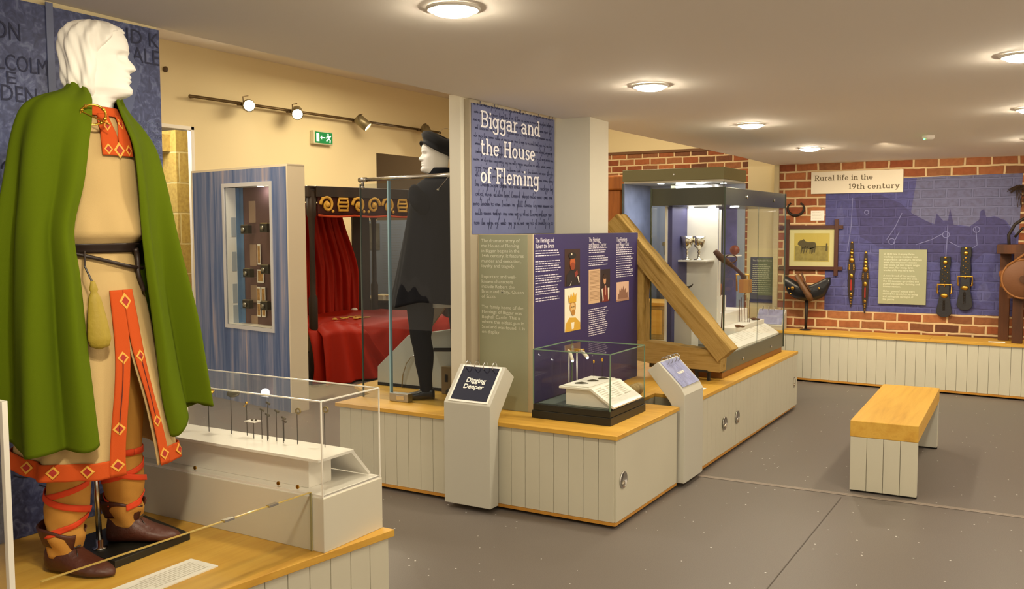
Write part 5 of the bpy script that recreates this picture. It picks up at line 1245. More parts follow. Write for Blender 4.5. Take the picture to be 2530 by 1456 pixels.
q = MB(); q.tube([(-2.436 + .085 * math.sin(t) * (1 if abs(t) < 2.2 else .93), 10.078, 1.80 - .075 * math.cos(t)) for t in [lerp(-2.45, 2.45, i / 24) for i in range(25)]], [.011 + .004 * math.cos(lerp(-2.45, 2.45, i / 24)) for i in range(25)], 8)
hs = q.build('horseshoe', mat('dark_iron', '#2f2620', .6, .4), smooth=True); tag(hs, 'rusty horseshoe hung on the bricks above the framed print', 'horseshoe')
q = MB()
for i in range(6):
    t = lerp(-1.6, 1.6, i / 5); q.ball((-2.436 + .085 * math.sin(t), 10.066, 1.80 - .075 * math.cos(t)), .004, 6)
q.build('nail_head', MATS['dark_iron'], hs)
wl = thing('wall_label', 'small white caption card on the bricks below the white sign', 'label', (-2.21, 10.084, 1.72))
q = MB(); q.box(-2.278, -2.14, 10.08, 10.087, 1.668, 1.773); q.build('card', card_m, wl); q = MB(); lines(q, (-2.265, 10.08, 1.755), (1, 0, 0), (0, 0, 1), .11, 5, .016, .005); q.build('print', MATS['faint_print'], wl)
pf = thing('framed_print', 'framed ploughing print with crossed dark oak corners on the brick wall', 'picture', (-2.26, 10.07, 1.38))
dkw = mat('dark_frame', '#4a2413', .5, bump=.1)
for x0_, x1_, z0_, z1_, nm in ((-2.60, -1.945, 1.578, 1.617, 'frame_rail'), (-2.60, -1.945, 1.145, 1.185, 'frame_rail'), (-2.535, -2.495, 1.09, 1.68, 'frame_stile'), (-2.03, -1.99, 1.09, 1.68, 'frame_stile')):
    dy = .0 if nm == 'frame_rail' else .004
    q = MB(); q.box(x0_, x1_, 10.06 - dy, 10.086, z0_, z1_); q.build(nm, dkw, pf, bevel=.003)
q = MB(); q.box(-2.495, -2.03, 10.078, 10.086, 1.185, 1.578); q.build('mount', mat('mount_cream', '#d9cf9a', .7), pf)
q = MB(); q.box(-2.445, -2.08, 10.076, 10.078, 1.235, 1.535); pr = q.build('print', mat('print_sepia', '#c9b35c', .7), pf)
q = MB(); q.box(-2.435, -2.09, 10.0752, 10.076, 1.245, 1.40); q.build('print_field', mat('print_field', '#9a8a4e', .8, vary=.2, vscale=20), pr)
for dx, dz in ((0, 0), (.03, .012)):
    q = MB()
    wall_poly(q, [(x + dx, z + dz) for x, z in [(-2.41, 1.418), (-2.40, 1.445), (-2.375, 1.462), (-2.36, 1.44), (-2.33, 1.428), (-2.28, 1.43), (-2.255, 1.425), (-2.245, 1.40), (-2.25, 1.375), (-2.27, 1.366), (-2.33, 1.37), (-2.365, 1.372), (-2.378, 1.40), (-2.40, 1.408)]], 10.0748 - dx * .02, .0006)
    for lx_ in (-2.36, -2.335, -2.275, -2.258): wall_poly(q, [(lx_ + dx - .007, 1.38 + dz), (lx_ + dx + .008, 1.38 + dz), (lx_ + dx + .002 - .01 * (lx_ < -2.3), 1.318 + dz), (lx_ + dx - .008 - .01 * (lx_ < -2.3), 1.318 + dz)], 10.0748 - dx * .02, .0006)
    q.build('print_horse', mat('print_dark', '#5c5238', .8), pr)
q = MB(); wall_poly(q, [(-2.12, 1.35), (-2.115, 1.43), (-2.1, 1.43), (-2.1, 1.35)], 10.0748, .001); q.tube([(-2.225, 10.074, 1.40), (-2.11, 10.074, 1.395)], .0015, 4); q.build('print_ploughman', MATS['print_dark'], pr)
q = MB(); q.box(-2.495, -2.03, 10.070, 10.0715, 1.185, 1.578); q.build('glazing', clear, pf)
# saddle pad on its stand
sa = thing('cart_saddle', 'black leather cart saddle with brown strap raised on an iron stand', 'saddle', (-2.27, 9.93, .515))
lb = mat('black_leather', '#1d1d20', .3, bump=.15, bscale=60)
rows = []
for i in range(31):
    u = lerp(-1, 1, i / 30); x = -2.27 + .235 * u
    top = .985 + .115 * abs(u) ** 1.3 - .02 * hat01(abs(u), .85, 1.); bot = .825 + .11 * abs(u) ** 2.4 + .06 * hat01(abs(u), .8, 1.)
    dep = .085 * (1 - .35 * abs(u)); rows.append([(x, 9.93 + .75 * dep * math.cos(a) * (1.15 if math.cos(a) < 0 else 1), lerp(bot, top, .5 + .5 * math.sin(a))) for a in [2 * PI * j / 20 for j in range(20)]])
q = MB(); q.grid(rows, closed=True, cap=True); q.build('pad', lb, sa, smooth=True)
q = MB(); q.tube([(-2.36, 9.855, 1.1), (-2.3, 9.83, 1.0), (-2.235, 9.83, .9), (-2.21, 9.86, .84)], [.024, .03, .034, .03], 8); q.build('strap', mat('strap_brown', '#6b4a2c', .5), sa, smooth=True)
q = MB(); q.tube([(-2.31, 9.86, 1.12), (-2.27, 9.82, 1.03), (-2.21, 9.82, .93)], .01, 8); q.build('pommel_arch', iron, sa, smooth=True)
for x, z, r_ in ((-2.40, .96, .02), (-2.44, .955, .009), (-2.42, .90, .008), (-2.13, .965, .011)):
    q = MB(); q.ball((x, 9.853, z), r_, 10, (1, .6, 1)); q.build('brass_stud', brass, sa, smooth=True)
q = MB(); q.tube([(-2.275, 9.93, .516), (-2.27, 9.93, .84)], [.013, .02], 10); q.build('stand_post', mat('dark_iron', '#2f2620'), sa, smooth=True)
q = MB(); q.lathe([(.06, 0), (.06, .006), (.015, .014)], (-2.275, 9.93, .516), n=20); q.build('stand_foot', mat('dark_iron', '#2f2620'), sa)
# brass studded straps
def martingale(x, zt, zb, lab):
    t = thing('studded_strap', lab, 'harness strap', (x, 10.07, zt), 0, 'narrow brass studded harness straps')
    H = zt - zb; P = [(0, .012), (.06, .016), (.2, .022), (.34, .034), (.42, .04), (.5, .03), (.62, .033), (.75, .03), (.86, .02), (1, .004)]
    def hw(f): return interp(P, f)[0]
    q = MB(); n_ = 40; q.extrude([(-hw(i / n_), -H * i / n_) for i in range(n_ + 1)] + [(hw(i / n_), -H * i / n_) for i in range(n_, -1, -1)], (x, 10.076, zt), (1, 0, 0), (0, 0, 1), (0, -1, 0), .008); q.build('strap', mat('dark_strap', '#2a1a14', .5), t)
    for f, r_ in ((.01, .012), (.12, .011), (.17, .017), (.225, .012), (.28, .026), (.52, .02), (.8, .014), (.86, .009), (.9, .008), (.94, .006)):
        q = MB(); q.ball((x, 10.066, zt - H * f), r_, 12, (1, .45, 1.25 if f in (.52, .8) else 1)); q.build('brass_stud', brass, t, smooth=True)
    for dx in (-.022, .022):
        for f in (.36, .39, .42): 
            q = MB(); q.ball((x + dx, 10.067, zt - H * f), .009, 8, (1, .5, 1)); q.build('brass_stud', brass, t, smooth=True)
    q = MB(); q.lathe([(.014, 0), (.010, .006)], (x, 10.062, zt - H * .28), (0, -1, 0), 16); q.build('red_boss', dred, t)
    q = MB(); q.box(x - .006, x + .006, 10.064, 10.07, zt - H * .74, zt - H * .58); q.build('red_inlay', dred, t)
martingale(-1.853, 1.447, .765, 'narrow brass studded strap on the mural, left and higher of the pair')
martingale(-1.714, 1.343, .705, 'narrow brass studded strap on the mural, right and lower of the pair')
tp = thing('text_panel', 'pale green text panel hung in the middle of the horse mural', 'panel', (-1.36, 10.07, 1.1))
q = MB(); q.box(-1.586, -1.135, 10.06, 10.085, .815, 1.37); q.build('board', mat('sage_print', '#a3a585', .6), tp, bevel=.001)
for s_, z_, w_ in (('In 1830 one in every three\nworking men in Scotland was\nemployed in agriculture. Women\nwere also employed because\nthey could be paid lower wages\nthan men. For many, farm\nworkers life was very hard.', 1.315, .36), ('A new breed of horse that\ntook its name from the area -\nthe Clydesdale - provided the\npower needed for farming and\ntransportation.', 1.095, .345), ('Other types of horses were\nneeded for sport, horse racing\nand pulling the carriages of\nthe gentry.', .937, .33)):
    text('lettering', s_, (-1.54, 10.06, z_), (1, 0, 0), (0, 0, 1), .027, mat('sage_text', '#d9dcc2', .6), tp, width=w_, lead=1.02, bold=.01)
def buckle_strap(x, zt, zb, lab):
    t = thing('buckled_strap', lab, 'harness strap', (x, 10.07, zt), 0, 'wide buckled harness straps'); H = zt - zb
    q = MB(); q.extrude([(-.045, 0), (.045, 0), (.05, -H * .12), (.04, -H * .2), (.048, -H * .35), (.045, -H * .5), (-.045, -H * .5), (-.05, -H * .33), (-.04, -H * .2), (-.05, -H * .1)], (x, 10.078, zt), (1, 0, 0), (0, 0, 1), (0, -1, 0), .02); q.build('upper_strap', lb, t, bevel=.004)
    n_ = 12; tip = [(.072 * math.cos(PI * i / n_), -H * .9 - .06 * math.sin(PI * i / n_)) for i in range(n_ + 1)]
    q = MB(); q.extrude([(-.042, -H * .45), (.042, -H * .45)] + [(.045, -H * .66)] + tip + [(-.045, -H * .66)], (x, 10.062, zt), (1, 0, 0), (0, 0, 1), (0, -1, 0), .014); q.build('lower_flap', mat('flap_leather', '#26262c', .4, bump=.2), t, bevel=.004)
    q = MB(); z_ = zt - H * .5
    q.tube([(x - .05, 10.045, z_ - .065), (x - .064, 10.045, z_ - .06), (x - .064, 10.045, z_ + .025), (x + .064, 10.045, z_ + .025), (x + .064, 10.045, z_ - .06), (x + .05, 10.045, z_ - .065)], .009, 8); q.tube([(x, 10.043, z_ + .03), (x, 10.04, z_ + .005)], .007, 8); q.build('brass_buckle', brass, t, smooth=True)
    for f, r_, sx_ in ((.0, .013, 1), (.075, .022, 1), (.15, .01, 1), (.62, .022, 1.6)):
        q = MB(); q.ball((x, 10.052 if f < .5 else 10.045, zt - H * f - .012), r_, 12, (sx_, .5, 1)); q.build('brass_stud', brass, t, smooth=True)
    for i in range(8):
        q = MB(); q.ball((x + (i % 3 - 1) * .022, 10.055, zt - H * (.2 + .03 * i)), .006, 6, (1, .6, 1)); q.build('brass_stud', brass, t, smooth=True)
    q = MB()
    for i in range(7): q.tube([(x + .009 * math.cos(a) - .002, 10.044, zt - H * (.72 + .025 * i) + .01 * math.sin(a)) for a in [2 * PI * j / 8 for j in range(8)]], .003, 5, closed=True)
    q.build('chain', MATS['dark_iron'], t, smooth=True)
buckle_strap(-.965, 1.305, .70, 'wide black strap with brass buckle beside the sage panel, left and lower of the pair')
buckle_strap(-.783, 1.398, .775, 'wide black strap with brass buckle nearer the turnip cutter, right and higher of the pair')
# old machine at the right edge
mc = thing('turnip_cutter', 'old brown wooden farm machine with wheel and crank at the right picture edge', 'farm machine', (-.25, 9.85, .515))
mw = streaks('machine_wood', [(.3, '#3d2110'), (.55, '#553017'), (.8, '#6a3e1e')], 'z', 12, .1, rough=.6)
for x, y in ((-.432, 9.93), (-.02, 9.93), (-.31, 9.74), (.08, 9.74)):
    q = MB(); q.box(x - .045, x + .045, y - .04, y + .04, .516, 1.36); q.build('leg', mw, mc, bevel=.004)
q = MB(); q.box(-.50, .2, 9.72, 9.97, 1.345, 1.43); q.build('top_rail', mw, mc, bevel=.005)
q = MB(); q.box(-.40, .1, 9.74, 9.9, .93, .97); q.build('cross_rail', mat('rail_brown', '#7a4a22', .6), mc)
q = MB(); q.lathe([(.02, -.03), (.165, -.03), (.175, -.02), (.175, .02), (.165, .03), (.02, .03)], (-.27, 9.66, 1.12), (0, 1, 0), 36); q.build('wheel', mat('wheel_wood', '#6f4526', .6, bump=.1), mc, smooth=True)
q = MB(); q.tube([(-.27 + .178 * math.cos(t), 9.64, 1.12 + .178 * math.sin(t)) for t in [2 * PI * i / 40 for i in range(40)]], .01, 8, closed=True); q.tube([(-.41, 9.64, 1.23), (-.2, 9.64, 1.4), (.1, 9.64, 1.58)], .012, 8); q.build('wheel_rim', mat('rim_tan', '#8f5c2c', .6), mc, smooth=True)
q = MB(); q.lathe([(.035, -.05), (.035, .02)], (-.27, 9.66, 1.12), (0, 1, 0), 16); q.build('hub', iron, mc)
q = MB(); q.tube([(-.47, 9.8, 1.15), (-.36, 9.78, 1.16)], .035, 12); q.tube([(-.46, 9.8, 1.05), (-.38, 9.78, 1.06)], .022, 12); q.build('roller', mat('roller_brown', '#8a5526', .5), mc, smooth=True)
q = MB(); q.tube([(-.40, 9.8, 1.36), (-.41, 9.8, 1.52), (-.36, 9.8, 1.62), (-.25, 9.8, 1.70), (-.1, 9.8, 1.73)], .014, 8); q.tube([(-.36, 9.78, 1.5), (-.3, 9.78, 1.58), (-.18, 9.78, 1.6), (-.06, 9.78, 1.56)], .011, 8); q.build('crank_handle', MATS['dark_iron'], mc, smooth=True)
db = thing('dried_bunch', 'dark dried plant bunch hanging on the bricks at the top right', 'plant', (-.34, 10.05, 1.93))
q = MB()
for i in range(46):
    a = rnd.uniform(-.5, 3.6); L_ = rnd.uniform(.05, .11); q.tube([(-.34, 10.05, 1.95), (-.34 + L_ * .5 * math.cos(a), 10.04 + rnd.uniform(-.02, .01), 1.95 + L_ * .35 * math.sin(a) + .01), (-.34 + L_ * math.cos(a), 10.03 + rnd.uniform(-.03, .02), 1.945 + L_ * .5 * math.sin(a) - .015)], [.004, .006, .002], 5)
q.build('twigs', mat('dry_brown', '#3b2a1c', .9), db)['kind'] = 'stuff'
q = MB()
for i in range(9): q.tube([(-.34 + .008 * (i - 4), 10.05, 1.95), (-.36 + .014 * i, 10.03, 1.85), (-.35 + .01 * i, 10.03, 1.78 + .012 * (i % 3))], .003, 5)
q.build('hanging_stems', MATS['dry_brown'], db)
label_card((-.545, 9.70, .516), (1, 0, 0), (0, 1, 0), .14, .06, 'small white card on the oak shelf before the farm machine')
ch = thing('text_panel', 'dark panel headed The Clydesdale Horse on the cream column', 'panel', (-2.8, 10.19, 1.0))
q = MB(); q.box(-2.945, -2.68, 10.185, 10.199, .77, 1.27); q.build('board', mat('indigo_print', '#3c3e66', .6), ch); q = MB(); q.box(-2.86, -2.68, 10.182, 10.185, .85, 1.26); q.build('green_print', mat('deep_sage', '#5d6a52', .6), ch)
text('heading', 'The Clydesdale Horse', (-2.92, 10.182, 1.225), (1, 0, 0), (0, 0, 1), .026, card_m, ch, width=.21)
q = MB(); lines(q, (-2.92, 10.182, 1.19), (1, 0, 0), (0, 0, 1), .22, 15, .022, .006); q.build('small_print', MATS['sage_text'], ch)
l3 = thing('flip_card_stand', 'pale blue flip cards on a slope seen through the large glass case', 'lectern', (-2.3, 9.55, .515))
q = MB(); q.extrude([(9.80, .516), (9.80, .56), (9.95, .72), (9.99, .72), (9.99, .516)], (-2.78, 0, 0), (0, 1, 0), (0, 0, 1), (1, 0, 0), .29); q.build('stand_body', grey_p, l3)
q = MB(); q.extrude([(0, 0), (.27, 0), (.27, .2), (0, .2)], (-2.77, 9.81, .572), (1, 0, 0), (0, .684, .729), (0, -.729, .684), .004); q.build('flip_card', MATS['pale_blue_print'], l3)
ringset(l3, (-2.76, 9.945, .718), (-2.51, 9.945, .718), (0, -.729, .684), (0, .684, .729))

# ------------------------------------------------------------------ hall: cabinet with streaked blue front
cb = thing('display_cabinet', 'tall display cabinet with streaked blue wood front and white sides', 'display case', (-6.4, 6.3, 0))
A = Vector((-5.73, 5.89, 0)); Bc = Vector((-7.2, 6.143, 0)); dirx = (Bc - A).normalized(); LW = (Bc - A).length; dn = Vector((dirx.y, -dirx.x, 0))
if dn.y < 0: dn = -dn
H_ = 2.14
def CB(a, d, z): return tuple(A + dirx * a + dn * (d * .6) + Vector((0, 0, z)))
def cbox(mb, a0, a1, d0, d1, z0, z1): return mb.hexa([CB(a0, d0, z0), CB(a1, d0, z0), CB(a1, d1, z0), CB(a0, d1, z0), CB(a0, d0, z1), CB(a1, d0, z1), CB(a1, d1, z1), CB(a0, d1, z1)])
bw_ = streaks('blue_streak_wood', [(.28, '#3a4f86'), (.44, '#5c74a8'), (.57, '#8590b8'), (.72, '#b8abb6')], 'z', 13, .045, rough=.35)
wa0, wa1, wz0, wz1 = .245, .95, .72, 1.985
q = MB(); cbox(q, 0, wa0, 0, .02, .0, H_); cbox(q, wa1, LW, 0, .02, 0, H_); cbox(q, wa0, wa1, 0, .02, 0, wz0); cbox(q, wa0, wa1, 0, .02, wz1, H_); q.build('front_panel', bw_, cb)
q = MB(); cbox(q, -.018, 0, -.004, .3, 0, H_ + .01); q.build('side_panel', mat('cab_white', '#e6dcc6', .5), cb)
q = MB(); cbox(q, LW, LW + .02, -.004, .3, 0, H_ + .01); q.build('side_panel', MATS['cab_white'], cb)
q = MB(); cbox(q, -.018, LW + .02, 0, .3, H_, H_ + .02); cbox(q, 0, LW, .28, .3, 0, H_); q.build('carcass', MATS['cab_white'], cb)
q = MB(); e_ = .035
cbox(q, wa0 - e_, wa0, -.012, .02, wz0 - e_, wz1 + e_); cbox(q, wa1, wa1 + e_, -.012, .02, wz0 - e_, wz1 + e_); cbox(q, wa0, wa1, -.012, .02, wz0 - e_, wz0); cbox(q, wa0, wa1, -.012, .02, wz1, wz1 + e_); q.build('window_frame', mat('pale_frame', '#cfd3de', .4), cb)
q = MB(); cbox(q, wa0, wa1, .004, .01, wz0, wz1); q.build('window_pane', clear, cb)
q = MB(); cbox(q, wa0, .89, .26, .28, wz0, wz1); q.build('back_lining', mat('plum_lining', '#6d5252', .7, vary=.15), cb)
q = MB(); cbox(q, .93, wa1, .255, .28, wz0, wz1); cbox(q, wa1 - .005, wa1, .02, .28, wz0, wz1); q.build('white_lining', mat('lining_white', '#eef0f2', .7), cb)
q = MB(); cbox(q, .885, .945, .25, .258, wz0, wz1); cbox(q, wa1 - .008, wa1 - .004, .19, .26, wz0, wz1); q.build('blue_lining', mat('lining_blue', '#5f80a8', .7, vary=.2), cb)
q = MB(); cbox(q, wa0, wa1, .02, .28, wz0 - .02, wz0); q.build('case_floor', white_l, cb)
q = MB(); cbox(q, wa0 - .005, wa0, .02, .28, wz0, wz1); q.build('side_lining', mat('lining_mauve', '#8d7480', .7), cb)
q = MB(); q.lathe([(.03, 0), (.026, -.005)], CB(.5, .14, wz1), n=16); q.build('cabinet_lamp', lampsoft, cb)
lp_ = CB(.5, .14, wz1 - .04); light('cabinet_lamp_light', 'POINT', lp_, .35, (1, .92, .85), .04)
patch = mat('tan_patch', '#a58b78', .7); pale = mat('grey_patch', '#a9b4c4', .7)
for a, z, w_, h_, m in ((.74, 1.76, .1, .2, patch), (.74, 1.36, .1, .2, patch), (.74, 1.0, .1, .16, patch), (.74, .76, .1, .08, patch)):
    q = MB(); cbox(q, a - w_ / 2, a + w_ / 2, .252, .26, z - h_ / 2, z + h_ / 2); q.build('tan_square', m, cb)
for z in (1.62, 1.30, 1.0, .8):
    q = MB(); cbox(q, wa1 - .008, wa1 - .005, .10, .18, z - .09, z + .09); q.build('grey_square', pale, cb)
cam_b = mat('camera_black', '#2b2a28', .5); cam_t = mat('camera_tan', '#b59a62', .6)
for i, (a, z, lab) in enumerate(((.62, 1.56, 'small black camera on an acrylic shelf, upper left in the blue cabinet'), (.32, 1.575, 'small tan topped camera, upper right in the blue cabinet'), (.60, 1.16, 'small black camera, middle left in the blue cabinet'), (.32, 1.2, 'dark box camera, middle right in the blue cabinet'), (.62, .87, 'wide black camera, lower left in the blue cabinet'), (.34, .87, 'dark case with lens, lower right in the blue cabinet'))):
    a += .12
    t = thing('old_camera', lab, 'camera', CB(a, .14, z), 0, 'old cameras in the blue cabinet')
    q = MB(); cbox(q, a - .055, a + .055, .1, .18, z, z + .075); q.build('camera_body', cam_b, t, bevel=.003)
    q = MB(); q.lathe([(.022, 0), (.02, .02), (.01, .022)], CB(a, .1, z + .036), tuple(-dn), 14); q.build('lens', steel, t, smooth=True)
    q = MB(); cbox(q, a - .05, a + .05, .11, .17, z + .075, z + .083); q.build('camera_top', cam_t if i == 1 else steel, t)
    q = MB(); cbox(q, a - .07, a + .07, .08, .25, z - .006, z); tag(q.build('acrylic_shelf', acryl), 'clear shelf under the ' + lab.split(' in the')[0], 'shelf', 'clear shelves in the blue cabinet')
for i, (a, z, w_, h_, lab) in enumerate(((.44, 1.37, .045, .19, 'tall narrow gold photograph, highest of the cards in the blue cabinet'), (.425, 1.17, .1, .12, 'square orange photograph above the four small cards in the blue cabinet'), (.46, 1.0, .055, .14, 'small photograph, upper left of four in the blue cabinet'), (.385, 1.0, .06, .14, 'small photograph, upper right of four in the blue cabinet'), (.46, .86, .055, .13, 'small photograph, lower left of four in the blue cabinet'), (.385, .86, .06, .13, 'small photograph, lower right of four in the blue cabinet'))):
    a += .18
    q = MB(); cbox(q, a - w_ / 2, a + w_ / 2, .22, .226, z - h_ / 2, z + h_ / 2); ph = q.build('mounted_photograph', card_m); tag(ph, lab, 'photograph', 'photographs in the blue cabinet')
    q = MB(); cbox(q, a - w_ * .38, a + w_ * .38, .219, .22, z - h_ * .4, z + h_ * .4); q.build('image', mat('photo_ochre', '#b58a52', .6, vary=.3, vscale=30), ph)
q = MB(); q.lathe([(.03, 0), (.012, .01), (.006, .05), (.02, .07), (.008, .1)], CB(.32, .15, wz0), n=14); tag(q.build('small_figurine', cam_b, smooth=True), 'small dark figurine on the floor of the blue cabinet', 'figurine')

# ------------------------------------------------------------------ track lights, exit sign, fittings
WX = -8.2
tr = thing('lighting_track', 'thin brown lighting track along the cream wall', 'track', (-8.1, 9, 3.03))
q = MB(); q.tube([(-8.1, 6.9, 3.03), (-8.1, 11.6, 3.04)], .014, 8); q.tube([(-8.1, 6.9, 3.045), (-8.1, 11.6, 3.055)], .006, 6); q.build('rail', mat('track_bronze', '#6d5a3c', .4, .6), tr, smooth=True)
for y in (7.0, 8.5, 10.0, 11.4):
    q = MB(); q.tube([(-8.2, y, 3.035), (-8.1, y, 3.035)], .012, 8); q.build('bracket', MATS['track_bronze'], tr)
lampb = mat('lamp_bronze', '#857a5c', .35, .5)
def spot(x, y, z, d, power, lab, em=lamphot):
    t = thing('track_spotlight', lab, 'spotlight', (x, y, z), 0, 'spotlights on the lighting track')
    d = Vector(d).normalized(); c = Vector((x + .13, y, z - .03))
    q = MB(); q.tube([(x, y, z - .005), (x + .06, y, z - .03), tuple(c)], .014, 8); q.lathe([(.035, 0), (.035, .03)], (x - .005, y, z - .02), n=14); q.build('arm', MATS['track_bronze'], t, smooth=True)
    q = MB(); q.lathe([(.002, -.1), (.062, -.095), (.068, -.08), (.068, .095), (.06, .098), (.058, .08)], c, d, 24, cap=False); q.build('lamp_body', lampb, t, smooth=True)
    q = MB(); q.lathe([(.058, .08), (.002, .081)], c, d, 24); q.build('lamp_face', em, t)
    q = MB(); q.tube([tuple(c + Vector((0, -.075, .02))), tuple(c + Vector((0, -.08, .09))), tuple(c + Vector((0, 0, .11)))], .006, 6); q.build('yoke', MATS['track_bronze'], t)
    light('spot_beam', 'SPOT', c + d * .11, power, (1, .86, .62), .05, c + d * 3, 75, .7)
spot(-8.1, 7.62, 3.03, (.74, -.58, -.12), 25, 'brightest spotlight on the track, glaring straight at the viewer')
spot(-8.1, 8.40, 3.03, (.66, -.65, -.32), 60, 'second spotlight on the track, shining towards the viewer')
spot(-8.1, 9.62, 3.03, (.62, .3, -.6), 60, 'third spotlight on the track, turned down to the right')
spot(-8.1, 11.05, 3.04, (.6, -.5, -.6), 50, 'fourth spotlight on the track, just left of the feathered cap')
ex = thing('exit_sign', 'green emergency exit sign box on the cream wall under the track', 'exit sign', (-8.14, 9.04, 2.76))
q = MB(); q.box(-8.2, -8.13, 8.86, 9.22, 2.675, 2.845); q.build('housing', mat('sign_housing', '#d9d4b4', .4), ex, bevel=.01)
q = MB(); q.box(-8.13, -8.125, 8.88, 9.2, 2.69, 2.83); q.build('green_face', mat('exit_green', '#12733c', .4, emit=.35), ex)
sw_ = mat('exit_white', '#f2f7e8', .4, emit=.6)
q = MB(); q.box(-8.125, -8.122, 8.90, 8.95, 2.71, 2.81); q.build('door_symbol', sw_, ex)
q = MB(); q.box(-8.125, -8.122, 8.99, 9.06, 2.755, 2.767); q.extrude([(8.97, 2.761), (9.0, 2.785), (9.0, 2.737)], (-8.125, 0, 0), (0, 1, 0), (0, 0, 1), (1, 0, 0), .003); q.build('arrow', sw_, ex)
q = MB(); q.ball((-8.123, 9.115, 2.805), .013, 10, (.3, 1, 1))
for pl in ([(9.12, 2.79), (9.13, 2.755)], [(9.13, 2.755), (9.155, 2.735), (9.15, 2.705)], [(9.13, 2.755), (9.10, 2.735), (9.085, 2.72)], [(9.125, 2.785), (9.15, 2.775), (9.165, 2.79)], [(9.12, 2.785), (9.095, 2.775), (9.085, 2.755)]): q.tube([(-8.124, y, z) for y, z in pl], .008, 6)
q.build('running_figure', sw_, ex)
q = MB(); q.lathe([(.03, 0), (.03, .02), (.018, .03)], (-8.2, 6.675, 3.29), (1, 0, 0), 16); tag(q.build('wall_sensor', mat('sensor_brown', '#5a4326', .5), smooth=True), 'small dark round sensor high on the cream wall', 'sensor')

# ------------------------------------------------------------------ four poster bed
BA = Vector((-6.44, 6.95, 0)); BU = Vector((.35, 1.97, 0)).normalized(); BV = Vector((-BU.y, BU.x, 0)); BL, BW_ = 2.0, 1.36
def BP(l, w, z): return tuple(BA + BU * l + BV * w + Vector((0, 0, z)))
def bbox_(mb, l0, l1, w0, w1, z0, z1): return mb.hexa([BP(l0, w0, z0), BP(l0, w1, z0), BP(l1, w1, z0), BP(l1, w0, z0), BP(l0, w0, z1), BP(l0, w1, z1), BP(l1, w1, z1), BP(l1, w0, z1)][::1])
bed = thing('four_poster_bed', 'dark oak four poster bed with embroidered valance beside the blue cabinet', 'bed', tuple(BA))
dkb = streaks('bed_oak', [(.3, '#1c120a'), (.55, '#2b1c10'), (.8, '#3a2716')], 'z', 12, .1, rough=.5)
for l, w in ((.04, .04), (BL - .04, .04), (.04, BW_ - .04), (BL - .04, BW_ - .04)):
    q = MB(); q.lathe([(.05, 0), (.05, .5), (.03, .53), (.045, .58), (.045, .9), (.028, .94), (.03, 1.1), (.026, 1.5), (.035, 1.7), (.05, 1.75), (.05, 1.98)], BP(l, w, 0), n=18); q.build('post', dkb, bed, smooth=True)
q = MB(); bbox_(q, -.02, .06, 0, BW_, 1.92, 2.03); bbox_(q, BL - .06, BL + .02, 0, BW_, 1.92, 2.03); bbox_(q, .06, BL - .06, -.02, .06, 1.92, 2.03); bbox_(q, .06, BL - .06, BW_ - .06, BW_ + .02, 1.92, 2.03); q.build('tester_frame', dkb, bed, bevel=.006)
q = MB(); bbox_(q, 0.0, BL, 0.0, BW_, 2.0, 2.02); q.build('tester_top', dkb, bed)
q = MB(); bbox_(q, .03, BL, .03, BW_, .15, .34); q.build('bed_frame', dkb, bed)
q = MB(); bbox_(q, .05, BL - .05, .05, BW_ - .05, .34, .56); q.build('mattress', mat('mattress', '#8a7a5c', .9), bed, bevel=.04)
q = MB(); bbox_(q, 1.58, 1.84, BW_ - .10, BW_ - .07, .5, 1.95); q.build('rear_panel', dkb, bed)
q = MB(); bbox_(q, .05, .5, BW_ - .03, BW_, .0, 1.9); q.build('head_panel', dkb, bed)
# valance with gold scrollwork
va = thing('bed_valance', 'dark red valance embroidered with gold scrolls along the bed top', 'valance', BP(1, .02, 1.8))
q = MB(); q.grid([[BP(.09 + 1.85 * i / 60, .0 + .006 * math.sin(i * .9) * (1 - k / 6), lerp(1.735, 1.95, k / 6)) for i in range(61)] for k in range(7)]); q.build('cloth', mat('dark_velvet', '#3c0f08', .9), va, smooth=True, solid=.006)
q = MB(); q.tube([BP(.09 + 1.85 * i / 60, -.008, 1.737 - .012 * math.sin(PI * (i % 15) / 15)) for i in range(61)], .012, 6); q.build('fringe', mat('red_fringe', '#b8431c', .9), va, smooth=True)
q = MB()
for k in range(9):
    l = .2 + k * .205; c = -.011
    if k in (1, 5):
        for z_ in (1.79, 1.83, 1.87, 1.91): q.tube([BP(l - .06, c, z_), BP(l + .06, c, z_)], .013, 6)
        for s in (-1, 1): q.tube([BP(l + s * .05, c, 1.78), BP(l + s * .068, c, 1.85), BP(l + s * .05, c, 1.92)], .01, 6)
    else:
        s = 1 if k % 2 else -1
        q.tube([BP(l + s * (.085 - .075 * t) * math.cos(t * 9), c, 1.845 + (.088 - .07 * t) * math.sin(t * 9)) for t in [i / 40 for i in range(41)]], [.017 - .004 * i / 40 for i in range(41)], 6)
        q.ball(BP(l, c, 1.845), .03, 8); q.ball(BP(l + s * .06, c, 1.91), .016, 8); q.ball(BP(l - s * .07, c, 1.78), .016, 8)
q.build('gold_embroidery', mat('gold_thread', '#d0a03a', .6), va, smooth=True)
